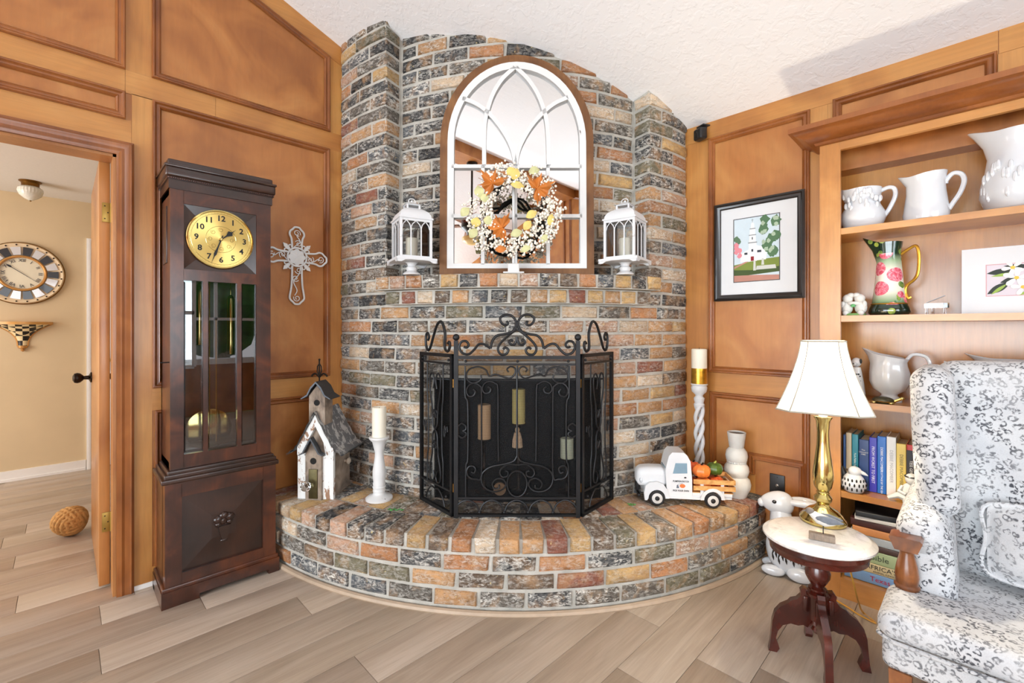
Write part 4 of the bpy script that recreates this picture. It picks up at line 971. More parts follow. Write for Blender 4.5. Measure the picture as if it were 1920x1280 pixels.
for (a, b, R, an) in ((560, 340, .082, 2.3), (990, 385, .086, .35), (650, 760, .084, 3.0)):
    x_, z_ = wpx(a, b); part('maple_leaf', m_ol, wr, lambda m: maple(m, x_, z_, R, an), False)
# ================================================================ fire screen
SS = 2.18/F_PX
fq = camplan(969.5, 2.18)
fs_ = thing('fire_screen', 'three-panel black wrought-iron fire screen with scrollwork and wire mesh', 'fire screen', (fq[0], fq[1], ZH+.001), A0)
def sp(cxp, cyp): return ((760+cxp/2.908-969.5)*SS, (968-(560+cyp/2.908))*SS)
def S(pts, n=6): return xz([(p[0], p[1]) for p in cr([sp(*q) for q in pts], n)], -.006)
MIR = lambda pts: [(1219-a, b) for a, b in pts]
xl, xr = sp(277, 0)[0], sp(941, 0)[0]; zt2 = sp(0, 308)[1]
cp = part('centre_panel', m_iron, fs_, lambda m: (m.bb(xl-.010, xl+.010, -.010, .010, 0, sp(0, 225)[1]), m.bb(xr-.010, xr+.010, -.010, .010, 0, sp(0, 225)[1]), m.bb(xl, xr, -.008, .008, sp(0, 326)[1], zt2), m.bb(xl, xr, -.006, .006, sp(0, 360)[1], sp(0, 350)[1]), m.bb(xl, xr, -.006, .006, sp(0, 1088)[1], sp(0, 1076)[1]), m.bb(xl, xr, -.008, .008, .004, sp(0, 1170)[1])), True, 30)
for xx in (xl, xr): part('ball_finial', m_iron, cp, lambda m: m.ball((xx, 0, sp(0, 207)[1]), .0165, 16, 10))
def meshmat():
    M = Mat('fine_wire_mesh'); nt = M.nt; out = nt.nodes['Material Output']
    tr = M.n('ShaderNodeBsdfTransparent'); mx = M.n('ShaderNodeMixShader'); M.set(C(30, 31, 33), .5, .5)
    v = M.coords((1, 1, 1)); wv = M.n('ShaderNodeTexWave', bands_direction='Z'); wv.inputs['Scale'].default_value = 48; M.l(v, wv.inputs['Vector'])
    f = M.math('ADD', M.math('MULTIPLY', wv.outputs['Fac'], .14), .16)
    M.l(f, mx.inputs[0]); M.l(tr.outputs[0], mx.inputs[1]); M.l(M.b.outputs[0], mx.inputs[2]); M.l(mx.outputs[0], out.inputs['Surface']); return M.m
m_mesh = meshmat()
part('wire_mesh', m_mesh, cp, lambda m: m.bb(xl, xr, .004, .005, .01, zt2), False)
R_ = .0052
TOP = [[(552, 118), (560, 132), (545, 142), (524, 128), (518, 102), (545, 84), (580, 90), (602, 118), (603, 150), (580, 178), (540, 190), (500, 198), (476, 225), (465, 268)],
       [(465, 268), (430, 245), (400, 246), (375, 275), (345, 299), (312, 292), (295, 262), (306, 233), (330, 228), (346, 246), (336, 262), (319, 258)],
       [(609, 165), (575, 187), (522, 235), (505, 270), (520, 299), (550, 298), (562, 276), (546, 262), (533, 272)],
       [(609, 205), (600, 240), (582, 248), (567, 236), (574, 222), (588, 228)]]
for p_ in TOP:
    for q_ in (p_, MIR(p_)): part('crest_scroll', m_iron, cp, lambda m: m.tube(S(q_), .0062, 7))
INN = [[(327, 362), (327, 520), (340, 560), (343, 700), (341, 870), (331, 910), (330, 1076)],
       [(412, 412), (414, 432), (400, 448), (370, 456), (340, 440), (334, 405), (355, 378), (400, 368), (440, 385), (458, 418), (490, 408), (530, 420), (570, 430), (597, 405), (597, 376), (575, 366), (555, 380), (563, 396)],
       [(370, 490), (382, 505), (370, 526), (345, 526), (333, 500), (345, 470), (375, 455), (405, 470), (415, 500), (416, 700), (415, 955), (385, 978), (350, 970), (335, 940), (345, 912), (370, 908), (383, 925), (375, 945), (358, 940)],
       [(450, 476), (465, 487), (460, 506), (435, 511), (420, 490), (430, 460), (460, 446), (490, 458), (504, 490), (505, 700), (508, 880)],
       [(609, 852), (590, 880), (540, 896), (470, 910), (425, 940), (415, 980), (430, 1020), (470, 1044), (520, 1040), (548, 1010), (535, 980), (500, 975), (475, 1000), (485, 1028), (510, 1026), (512, 1008)],
       [(609, 902), (560, 898), (525, 920), (515, 945), (530, 966), (555, 960), (560, 940), (545, 932)],
       [(290, 690), (308, 676), (330, 690), (330, 708), (314, 716), (330, 726), (330, 742), (310, 754), (290, 742)]]
for p_ in INN:
    for q_ in (p_, MIR(p_)): part('scroll', m_iron, cp, lambda m: m.tube(S(q_, 5), .0042, 6))
part('centre_rod', m_iron, cp, lambda m: m.tube(S([(609, 362), (609, 600), (609, 852)]), .0048, 6))
part('bottom_ring', m_iron, cp, lambda m: m.tube(xz([sp(609+54*math.cos(a), 1003+70*math.sin(a)) for a in [2*math.pi*k/36 for k in range(36)]], -.006), .0042, 6, True))
for x0 in (270, 405, 540, 672, 805): part('scallop', m_iron, cp, lambda m: m.tube(S([(x0, 1155), (x0+22, 1112), (x0+67, 1092), (x0+112, 1112), (x0+134, 1155)]), .004, 6))
for x0, y0, r_ in [(q, 1157, .008) for q in (405, 540, 670, 805)]+[(q, 337, .007) for q in (330, 612, 888)]: part('rivet_ball', m_iron, cp, lambda m: m.ball((sp(x0, 0)[0], -.007, sp(0, y0)[1]), r_, 8, 6))
for sg in (-1, 1):
    # side wing hinged to the centre panel and swung back
    pv = bpy.data.objects.new('side_panel', None)
    ang_ = math.atan2(.232, .20); WW = .306
    mbp = MB(); hx = sg*(abs(xl)+.016)
    mbp.at((hx, .004, 0), ang_*sg)
    def loc(u, z, y=0.0): return (sg*u, y, z)
    HT = 1.107-ZH
    for u0, u1, z0, z1 in ((0, .016, 0, HT), (WW-.016, WW, 0, HT), (0, WW, HT-.016, HT), (0, WW, 0, .016), (0, WW, HT-.052, HT-.043), (0, WW, .115, .124)):
        mbp.bb(*sorted((sg*u0, sg*u1)), -.008, .008, z0, z1)
    spn = mbp.build('side_panel', m_iron, fs_, True, 30)
    mb2 = MB(); mb2.M = mbp.M.copy(); mb2.bb(*sorted((sg*.01, sg*(WW-.01))), .003, .004, .01, HT-.01); mb2.build('wire_mesh', m_mesh, spn, False)
    c_ = WW/2
    def T(name, pts, r=.0042, n=6):
        mm = MB(); mm.M = mbp.M.copy(); mm.tube([(sg*p[0], -.006, p[1]) for p in cr(pts, n)], r, 6); return mm.build(name, m_iron, spn)
    for sd in (-1, 1):
        f = lambda *P: [(c_+sd*a, b) for a, b in P]
        T('scroll', f((.018, .60), (.008, .64), (.022, .675), (.044, .668), (.052, .635), (.046, .58), (.030, .52), (.026, .48), (.012, .455), (.004, .475), (.012, .492), (.022, .478)))
        T('scroll', f((.018, .185), (.008, .155), (.022, .132), (.046, .14), (.052, .17), (.044, .215), (.028, .27), (.026, .31), (.012, .335), (.004, .318), (.012, .302), (.022, .315)))
        T('scroll', f((.026, .48), (.020, .42), (.0, .395))); T('scroll', f((.026, .31), (.020, .37), (.0, .395)))
        T('upright', f((.075, HT-.05), (.075, .56), (.066, .50), (.066, .30), (.075, .24), (.075, .12)), .0038, 3)
        T('scallop', f((.0, .095), (.035, .10), (.07, .07), (.09, .03)), .0038)
        T('side_curl', [(c_+sd*(.10+.015*math.cos(a)), .40+.028*math.sin(2*a)+.0*a) for a in [k*.6 for k in range(9)]], .003, 2)
    T('crest_scroll', [(p[0]*1.0, p[1]) for p in ((.036, HT+.05), (.022, HT+.058), (.018, HT+.035), (.036, HT+.012), (.062, HT+.03), (.060, HT+.10), (.09, HT+.155), (.13, HT+.145), (.165, HT+.09), (.20, HT+.025), (.225, HT+.012), (.243, HT+.04), (.242, HT+.085), (.225, HT+.10), (.212, HT+.08), (.222, HT+.062))], .0068)
    for u, z_ in ((.03, HT-.03), (WW-.03, HT-.03), (.05, .085), (WW-.05, .085)):
        mm = MB(); mm.M = mbp.M.copy(); mm.ball((sg*u, -.006, z_), .0068, 8, 6); mm.build('rivet_ball', m_iron, spn)
    for z_ in (.12, .62): part('hinge', m_brassd, fs_, lambda m: m.lathe([(.005, z_), (.005, z_+.04)], 8, (sg*(abs(xl)+.012), 0, 0)))
# ---- candles and keepsakes in the firebox behind the screen
def fbcandle(px, py0, py1, r, mt, lab, dep):
    q = camplan(px, dep); zt = EYE-(py0-YH)*dep/F_PX; zb = EYE-(py1-YH)*dep/F_PX
    t = thing('candle_stand', lab, 'candle holder', (q[0], q[1], ZH+.001), A0); h = zb-ZH
    part('stand', m_bronze, t, lambda m: m.lathe([(.055, 0), (.055, .008), (.02, .016), (.010, .03), (.012, h*.4), (.018, h*.45), (.010, h*.5), (.010, h-.03), (.018, h-.012), (.044, h-.006), (.044, h)], 24))
    part('candle', mt, t, lambda m: m.lathe([(r, h), (r, h+zt-zb-.003), (r-.003, h+zt-zb), (0, h+zt-zb-.006)], 24))
fbcandle(908, 758, 822, .036, m_wax_p, 'iron stand with a ribbed peach pillar candle inside the firebox', 2.52)
fbcandle(972.5, 729, 793, .036, m_wax_y, 'iron stand with a tall yellow pillar candle in the middle of the firebox', 2.50)
fbcandle(1063, 821, 858, .036, m_wax_g, 'short iron stand with a pale green pillar candle inside the firebox', 2.50)
q = camplan(970, 2.44); ts = thing('tassel', 'cream tassel hanging below the yellow pillar candle', 'tassel', (q[0], q[1], EYE-(838-YH)*2.44/F_PX), A0)
m_tas = plain('cream_tassel', C(214, 184, 150), .9, var=.2, scale=60)
part('skirt', m_tas, ts, lambda m: m.lathe([(.026, 0), (.024, .04), (.016, .075), (.013, .08)], 28, rfn=lambda a, z: 1+.08*math.cos(14*a))); part('head', m_tas, ts, lambda m: m.ball((0, 0, .092), (.013, .013, .018), 12, 8)); part('cord', m_tas, ts, lambda m: m.tube([(0, 0, .10), (.004, 0, .13), (0, 0, .155), (0, .02, .165)], .0025, 6))
q = camplan(937, 2.46); t = tag(part('wood_slice', plain('cut_wood_slice', C(150, 118, 88), .8, var=.3, scale=30), None, lambda m: (m.at((0, 0, .036), 0, 0, P2), m.lathe([(.034, -.008), (.035, 0), (.033, .008), (.02, .0085), (0, .0085)], 24))), 'round cut wood slice standing in the firebox behind the screen', 'wood slice'); t.location = (q[0], q[1], ZH+.001); t.rotation_euler = (0, 0, A0)
# ================================================================ built-in bookcase and its shelves
BD = .292                                      # inner depth
bk = thing('bookcase', 'tall built-in wooden bookcase with a moulded crown beside the picture wall', 'bookcase', (BX0, BYF, 0))
BW_ = 1.80
part('stile', m_bookv, bk, lambda m: m.bb(0, .080, 0, .022, 0, 2.10), False); part('stile', m_bookv, bk, lambda m: m.bb(BW_-.08, BW_, 0, .022, 0, 2.10), False); part('stile', m_bookv, bk, lambda m: m.bb(.90, .96, 0, .022, 0, 2.05), False)
part('side', m_bookv, bk, lambda m: m.bb(0, .02, .022, BD, 0, 2.10), False); part('side', m_bookv, bk, lambda m: m.bb(.92, .94, .022, BD, 0, 2.10), False); part('side', m_bookv, bk, lambda m: m.bb(BW_-.02, BW_, .022, BD, 0, 2.10), False)
part('back_panel', m_back, bk, lambda m: m.bb(.01, BW_-.01, BD-.012, BD, 0, 2.10), False)
part('frieze', m_book, bk, lambda m: m.bb(.08, BW_-.08, .001, .022, 2.050, 2.10), False)
part('top_board', m_book, bk, lambda m: m.bb(0, BW_, .0, BD, 2.10, 2.13), False)
SH = [1.690, 1.290, .901, .486]
for z in SH: part('shelf', m_book, bk, lambda m: (m.bb(.02, .925, .008, BD-.012, z-.028, z), m.bb(.94, BW_-.02, .008, BD-.012, z-.028, z)), False)
part('base', m_book, bk, lambda m: (m.bb(.08, BW_-.08, .002, .022, 0, .089), m.bb(.02, BW_-.02, .022, BD-.012, .06, .089)), False)
part('crown', m_trim, bk, lambda m: frame_sweep(m, [(-.002, .29), (-.002, -.002), (BW_+.002, -.002), (BW_+.002, .29)], [(0, 2.085), (-.012, 2.088), (-.018, 2.098), (-.040, 2.106), (-.058, 2.122), (-.075, 2.130), (-.090, 2.140), (-.104, 2.144), (-.104, 2.166), (0, 2.168), (.2, 2.168)], lambda a, b, h: (a, b, h), False), True, 30)
bk.children[-1].data.materials[0] = m_book
def sx_(px, y): return onY(px, 600, y)[0]
def deform(mb, fn): mb.v = [fn(*p) for p in mb.v]
def jug(name, label, px, y, zb, prof, handle, spout=(.25, .7), mt=None, rfn=None, hr=.009, rot=0, tilt=0.0, extra=None, group=None, rs=1.0, x=None):
    t = thing(name, label, 'pitcher', (x or sx_(px, y), y, zb+.001), rot, group); H = prof[-1][1]
    prof = [(r*rs, z) for r, z in prof]; handle = (handle[0], [(a*rs, b) for a, b in handle[1]])
    mb = MB(); ins = [(max(r-.005, .002), z) for r, z in prof[::-1] if z > .02]
    mb.lathe(prof+[(prof[-1][0]-.003, H+.001)]+ins, 40, rfn=rfn)
    def sp_(x, y_, z):
        a = math.atan2(y_, -x); k = max(0, math.cos(a))**6 if abs(a) < P2 else 0; u = max(0, (z/H-spout[1])/(1-spout[1]))
        return (x-spout[0]*H*k*u**1.6*.42, y_, z+(k*u*u*.10*H if z > 0 else 0)+tilt*u*(-x))
    deform(mb, sp_); b = mb.build('body', mt or m_ceramic, t, True, 60)
    part('handle', mt if handle[0] is None else handle[0], t, lambda m: m.tube([(p[0], 0, p[1]) for p in cr(handle[1], 6)], hr, 8))
    if extra: extra(t)
    return t
m_lo = None
YS = -.06
def relief(t):
    r = random.Random(3)
    part('leaf_relief', m_ceramic, t, lambda m: [m.ball((.0735*math.cos(a), .0735*math.sin(a), z), (.007, .007, .015), 8, 6) for a, z in [(-P2+r.uniform(-1.2, 1.2), .09+r.uniform(0, .08)) for _ in range(26)]])['kind'] = 'stuff'
jug('leafy_jug', 'squat white ceramic jug moulded with leaves at the end of the top shelf', 1625, YS, SH[0], [(.06, 0), (.085, .008), (.102, .045), (.098, .075), (.080, .105), (.074, .125), (.082, .155), (.086, .182)], (m_ceramic, [(.075, .165), (.11, .175), (.135, .165), (.138, .13), (.115, .08), (.090, .045)]), (.35, .6), extra=relief, rs=.84, x=2.408)
jug('plain_jug', 'plain white ceramic jug with a big loop handle on the top shelf', 1737, YS, SH[0], [(.070, 0), (.092, .006), (.096, .03), (.090, .07), (.082, .12), (.078, .16), (.084, .188), (.086, .196)], (m_ceramic, [(.076, .150), (.080, .165), (.105, .188), (.135, .180), (.146, .15), (.132, .105), (.105, .065), (.088, .04)]), (.3, .75), tilt=-.12, rs=.80, x=2.626)
def leaf3(t):
    r = random.Random(8)
    part('leaf_relief', m_ceramic, t, lambda m: [m.ball((.1015*math.cos(a)*(1-.25*max(0, (z-.12)/.15)), .1015*math.sin(a)*(1-.25*max(0, (z-.12)/.15)), z), (.008, .008, .024), 8, 6) for a, z in [(-P2+r.uniform(-1.3, 1.3), .05+r.uniform(0, .12)) for _ in range(22)]])['kind'] = 'stuff'
jug('large_jug', 'large white ceramic pitcher with raised leaves and a sweeping spout', 1903, YS, SH[0], [(.09, 0), (.115, .01), (.138, .06), (.136, .10), (.118, .16), (.098, .21), (.092, .25), (.102, .285), (.112, .305)], (m_ceramic, [(.09, .26), (.14, .29), (.18, .26), (.17, .18), (.125, .11)]), (.42, .55), extra=leaf3, rs=.78, x=2.892)
def rosemat():
    M = Mat('rose_painted_china'); v = M.coords(); sp_ = M.n('ShaderNodeSeparateXYZ'); M.l(v, sp_.inputs[0])
    vo = M.n('ShaderNodeTexVoronoi'); vo.inputs['Scale'].default_value = 13; M.l(v, vo.inputs['Vector'])
    vo2 = M.n('ShaderNodeTexVoronoi'); vo2.inputs['Scale'].default_value = 24; M.l(v, vo2.inputs['Vector'])
    ground = M.ramp(sp_.outputs['Z'], [(0.0, C(14, 34, 26)), (.045, C(20, 44, 34)), (.06, C(120, 150, 110)), (.11, C(232, 230, 214)), (.19, C(236, 234, 220)), (.24, C(150, 176, 140)), (.27, C(16, 56, 42)), (.34, C(12, 44, 34))])
    leaf = M.mix(M.math('LESS_THAN', vo2.outputs['Distance'], .34), ground, M.ramp(M.noise(v, 30), [(.35, C(44, 104, 58)), (.65, C(170, 186, 84))]))
    band = M.math('MULTIPLY', M.math('LESS_THAN', vo.outputs['Distance'], .42), M.math('MULTIPLY', M.math('GREATER_THAN', sp_.outputs['Z'], .045), M.math('LESS_THAN', sp_.outputs['Z'], .275)))
    rose = M.ramp(M.noise(v, 55, 3, .6, 1.5), [(.35, C(204, 62, 84)), (.5, C(226, 112, 132)), (.65, C(244, 176, 186))])
    sel = M.n('ShaderNodeSeparateColor'); M.l(vo.outputs['Color'], sel.inputs[0])
    M.set(M.mix(M.math('MULTIPLY', band, M.math('GREATER_THAN', sel.outputs[0], .25)), leaf, rose), .12, 0, .6); return M.m
def goldtrim(t):
    part('gold_rim', m_gold, t, lambda m: (m.tube([(.0632*math.cos(a), .0632*math.sin(a), .050) for a in [2*math.pi*k/36 for k in range(36)]], .003, 6, True),))
jug('rose_pitcher', 'tall dark green china pitcher painted with pink roses, gold handle', 1667, YS, SH[1], [(.085, 0), (.096, .012), (.092, .03), (.080, .05), (.070, .10), (.062, .17), (.055, .24), (.053, .285), (.060, .312), (.062, .325)], (m_gold, [(.053, .268), (.085, .288), (.118, .300), (.130, .262), (.128, .19), (.112, .155), (.078, .128), (.072, .10), (.085, .075), (.098, .078)]), (.34, .72), rosemat(), rfn=lambda a, z: 1+.025*math.cos(6*a), hr=.006, extra=goldtrim, rs=.77, x=2.503)
jug('pedestal_pitcher', 'white panelled ironstone pitcher on a pedestal foot, above the turtle', 1664, -.05, SH[2], [(.055, 0), (.056, .012), (.036, .026), (.036, .034), (.07, .055), (.086, .09), (.086, .13), (.076, .165), (.074, .185), (.082, .205)], (m_ceramic, [(.072, .19), (.10, .215), (.15, .205), (.165, .16), (.13, .10), (.085, .08)]), (.35, .7), rfn=lambda a, z: 1+(.05*abs(math.cos(4*a))-.02)*(1 if z > .04 else 0), tilt=.2, hr=.007, rs=.82, x=2.503)
jug('gravy_jug', 'low white ceramic jug with a long pouring lip behind the armchair', 1885, -.05, SH[2], [(.06, 0), (.085, .02), (.098, .08), (.085, .13), (.078, .17), (.086, .195), (.092, .205)], (m_ceramic, [(.08, .18), (.13, .20), (.15, .15), (.12, .09), (.095, .06)]), (.65, .75), rs=.76, x=2.868)
# small figurines
def fig(name, label, cat, px, y, zb, rz=0): return thing(name, label, cat, (sx_(px, y), y, zb+.001), rz)
t = fig('bear_figurine', 'cream figurine of two little animals hugging beside the rose pitcher', 'figurine', 1601, -.10, SH[1])
for sg in (-1, 1):
    part('animal', m_ceramic_m, t, lambda m: (m.ball((sg*.026, 0, .036), (.024, .022, .030), 14, 10), m.ball((sg*.022, -.004, .078), (.021, .02, .021), 14, 10), m.ball((sg*.010, -.006, .093), (.016, .016, .012), 12, 8), m.ball((sg*.040, -.008, .05), (.010, .012, .018), 10, 8), m.ball((sg*.028, -.018, .012), (.014, .014, .014), 10, 8), m.ball((sg*.006, -.016, .056), (.016, .009, .009), 10, 8)))
part('collar', plain('green_ribbon', C(90, 160, 100), .6), t, lambda m: m.ball((0, -.022, .045), (.010, .006, .008), 8, 6)); part('base', plain('green_glaze', C(120, 164, 96), .4), t, lambda m: m.lathe([(.044, 0), (.046, .006), (.04, .010)], 24, sx=1, sy=.7))
t = fig('crystal_piano', 'tiny clear crystal grand piano with raised lid on the second shelf', 'ornament', 1755, -.09, SH[1])
part('case', m_crystal, t, lambda m: m.prism([(-.036, -.02), (.036, -.02), (.040, .0), (.022, .018), (0, .026), (-.036, .026)], .026, .046, 'xy'), False)
for p_ in ((-.028, -.012), (.028, -.012), (-.01, .018)): part('leg', m_crystal, t, lambda m: m.lathe([(.005, 0), (.004, .026)], 8, (p_[0], p_[1], 0)), False)
part('lid', plain('smoked_lid', C(120, 110, 96), .2), t, lambda m: (m.at((-.030, .02, .048), 0, -.45), m.bb(0, .065, -.035, .005, 0, .002)), False)
t = fig('dog_figurine', 'white china dog figurine with black spots, half hidden by the lampshade', 'figurine', 1606, -.08, SH[2])
part('body', m_ceramic, t, lambda m: (m.lathe([(.030, 0), (.034, .03), (.028, .08), (.020, .13), (.016, .15)], 18), m.ball((0, -.004, .172), (.020, .024, .022), 14, 10), m.ball((-.004, -.024, .166), (.011, .016, .010), 10, 8), m.ball((-.012, -.02, .03), (.010, .014, .034), 10, 8), m.ball((.014, -.02, .03), (.010, .014, .034), 10, 8)))
part('spot', m_black, t, lambda m: [m.ball((.030*math.cos(a)*(1-.5*z/.16), .030*math.sin(a)*(1-.5*z/.16)-.001, z), .0048, 7, 5) for a, z in [(rnd.uniform(-2.9, -.2), rnd.uniform(.02, .14)) for _ in range(16)]]+[m.ball((.017, -.012, .178), (.006, .010, .012), 8, 6), m.ball((-.006, -.040, .167), .004, 7, 5)])
t = fig('brass_turtle', 'small brass turtle with a dark shell in front of the pedestal pitcher', 'figurine', 1656, -.135, SH[2])
part('shell', plain('dark_shell', C(70, 66, 48), .4, .5, var=.4, scale=90), t, lambda m: m.ball((0, 0, .012), (.040, .028, .018), 18, 10))
part('body', m_brass, t, lambda m: (m.ball((0, 0, .009), (.042, .030, .006), 18, 8), m.tube([(.034, 0, .010), (.052, 0, .020), (.062, 0, .026)], .006, 8), m.ball((.064, 0, .027), (.009, .007, .007), 10, 8), [m.ball((a, b, .005), (.011, .007, .005), 8, 6) for a in (-.03, .03) for b in (-.024, .024)]))
t = fig('giraffe_figurine', 'white china giraffe figurine peeping over the armchair back', 'figurine', 1795, -.06, SH[2])
part('body', m_ceramic_m, t, lambda m: (m.ball((0, .02, .07), (.024, .04, .024), 12, 8), [m.tube([(a, b, 0), (a, b, .06)], .007, 8) for a in (-.014, .014) for b in (-.01, .05)], m.tube([(0, -.01, .075), (0, -.03, .12), (0, -.034, .165)], .012, 10), m.ball((0, -.044, .172), (.014, .026, .013), 12, 8), [m.tube([(sg*.012, -.034, .176), (sg*.03, -.034, .184), (sg*.040, -.034, .192)], .004, 6, rr=[.004, .008, .002]) for sg in (-1, 1)], [m.tube([(sg*.006, -.034, .18), (sg*.007, -.034, .196)], .003, 6) for sg in (-1, 1)]))
t = fig('pierced_bird', 'white china bird with pierced holes standing before the books', 'figurine', 1601, -.135, SH[3])
part('body', m_ceramic, t, lambda m: m.lathe([(.030, 0), (.036, .004), (.047, .025), (.046, .045), (.036, .068), (.026, .080)], 28)); part('head', m_ceramic, t, lambda m: (m.ball((.004, 0, .094), (.026, .023, .022), 18, 12), m.tube([(.022, 0, .094), (.040, 0, .088), (.052, 0, .082)], .006, 8, rr=[.010, .007, .001])))
part('hole', m_soot_shade, t, lambda m: [(m.at((0, 0, z), a), m.ball(((.047 if z < .05 else .047-.012*(z-.045)/.03), 0, 0), (.002, .0035, .008), 8, 6)) for a, z in [(-P2+(i-4)*.38+(j % 2)*.19, .02+.019*j) for i in range(9) for j in range(3)]])  # dark surface blobs colour in the shade of the piercings
t = fig('cherub_figurine', 'cream reclining cherub figurine with a dark headband in front of the books', 'figurine', 1700, -.145, SH[3])
part('body', m_ceramic_m, t, lambda m: (m.ball((.006, 0, .052), (.024, .02, .034), 14, 10), m.ball((.016, -.004, .106), (.022, .021, .024), 16, 12), m.tube([(.004, -.008, .022), (-.028, -.012, .03), (-.060, -.014, .012)], .014, 9, rr=[.018, .014, .008]), m.tube([(.01, -.01, .02), (.0, -.03, .016), (.03, -.045, .008)], .013, 9, rr=[.017, .013, .008]), m.tube([(-.012, -.004, .07), (-.024, -.016, .05), (.0, -.024, .042)], .008, 8), m.tube([(.028, -.004, .07), (.034, -.018, .05), (.014, -.026, .046)], .008, 8)))
part('headband', m_black, t, lambda m: m.tube([(.016+.022*math.cos(a), -.004+.021*math.sin(a), .117) for a in [2*math.pi*k/20 for k in range(20)]], .003, 5, True))
# ---- upright books
def book(px0, px1, pyt, col, y, label, ttl=None, tcol=None, d=.15, size=.011, sub=None, two=None, serif=False):
    x0, x1 = onY(px0, 880, y)[0], onY(px1, 880, y)[0]; zt = onY((px0+px1)/2, pyt, y)[1]; h = zt-SH[3]-.001; w_ = x1-x0-.001
    mt = flat('cover_%d' % len(_pc), col, .45)
    t = thing('book', label, 'book', ((x0+x1)/2, y, SH[3]+.001), 0, 'upright books on the lower shelf')
    part('cover', mt, t, lambda m: (m.rbox((0, .004, h/2), (w_, .008, h), .003, 2), m.bb(-w_/2, -w_/2+.0025, .004, d, 0, h), m.bb(w_/2-.0025, w_/2, .004, d, 0, h)))
    part('pages', m_page, t, lambda m: m.bb(-w_/2+.0025, w_/2-.0025, .006, d-.006, .003, h-.004), False)
    if two: part('spine_band', flat('band_%d' % len(_pc), two[0], .45), t, lambda m: m.bb(-w_/2, w_/2, -.0008, .001, h*two[1], h*two[2]), False)
    if ttl: text(ttl, size, flat('ink_%d' % len(_pc), tcol), t, (0, -.0012, h*.5 if not sub else h*.60), (P2, P2, 0), .0003, name='spine_title')
    if sub: text(sub, size*.8, flat('ink_%d' % len(_pc), tcol), t, (0, -.0012, h*.20), (P2, P2, 0), .0003, name='spine_title')
    return t
YB = -.085
book(1580.5, 1586, 815, C(52, 84, 140), YB, 'thin blue book at the end of the row by the bookcase stile')
book(1586, 1597, 811, C(196, 178, 148), YB, 'cream book with brown stripes on its spine', two=(C(120, 92, 66), .3, .34))
book(1597, 1609.5, 814, C(30, 122, 140), YB, 'teal and red book standing beside the navy book', 'Paula Fables Square', C(236, 236, 226), size=.010, two=(C(176, 40, 50), 0, .3))
book(1610, 1629.5, 824, C(36, 62, 112), YB, 'plain navy blue hardback', None)
nv = [o for o in bpy.data.objects if o.get('label') == 'plain navy blue hardback'][0]
nv['label'] = 'navy blue hardback with small white lettering near the top of its spine'
for i_, w__ in enumerate(('The', 'Unwound', '1982')): text(w__, .009, flat('ink_navy', C(222, 220, 210)), nv, (-.002, -.0012, .185-.010*i_), (P2, 0, 0), .0003, name='spine_title')
book(1629.5, 1644.5, 820, C(58, 58, 170), YB, 'violet blue book lettered FROM WORST TO FIRST', 'FROM WORST TO FIRST', C(240, 240, 240), size=.0155)
book(1644.5, 1662, 818, C(32, 100, 180), YB, 'bright blue book lettered with COTTAGE BY THE SEA', 'DEBBIE MACOMBER', C(240, 244, 246), size=.0125, sub='COTTAGE BY THE SEA')
book(1662, 1680.5, 819, C(232, 230, 226), YB, 'white book with pale grey lettering', 'DEBBIE MACOMBER', C(176, 176, 178), size=.0165)
book(1680.5, 1699.5, 832, C(226, 196, 96), YB, 'yellow book with grey lettering behind the cherub', 'DEBBIE MACOMBER', C(110, 100, 70), size=.0165)
book(1699.5, 1717, 834, C(186, 36, 34), YB, 'red and black book by the armchair wing', 'TESS GERRITSEN', C(244, 240, 232), size=.014, two=(C(30, 24, 26), .45, .9))
book(1717, 1730, 836, C(228, 228, 224), YB, 'white book half hidden by the armchair wing', 'GERRITSEN', C(40, 40, 44), size=.012)
t = tag(part('black_case', m_plastic, None, lambda m: (m.at((0, 0, 0), 0, -.38), m.rbox((.0, 0, .05), (.034, .03, .10), .006, 2))), 'small black case leaning behind the pierced china bird', 'case'); t.location = (sx_(1586, -.11)+.012, -.108, SH[3]+.004)
# ---- books lying in the bottom of the bookcase
zz = .0905
FLAT = (('flat_book', 'large blue and white book lettered Texas at the bottom of the stack', C(120, 160, 206), .048, .30, 'Texas', C(176, 30, 50), .0), ('flat_book', 'cream book lettered AFRICA\'S ANIMAL KINGDOM in the stack', C(214, 196, 150), .044, .28, "AFRICA'S", C(28, 26, 24), .02), ('flat_book', 'pale green book lettered Bible in the stack', C(168, 186, 142), .056, .27, 'Bible', C(70, 80, 60), -.02), ('flat_book', 'dark brown book lying in the stack', C(74, 52, 44), .026, .26, None, None, .03), ('flat_book', 'pale grey book lying in the stack', C(176, 184, 190), .036, .26, None, None, -.03), ('flat_book', 'orange tan book lying in the stack', C(206, 140, 84), .034, .25, None, None, .04), ('flat_book', 'dark maroon book lying in the stack', C(66, 30, 26), .032, .25, None, None, -.02), ('flat_book', 'white booklet lying near the top of the stack', C(228, 226, 222), .018, .25, None, None, .10), ('flat_book', 'black folder lying on top of the stack', C(34, 36, 40), .024, .26, None, None, .16))
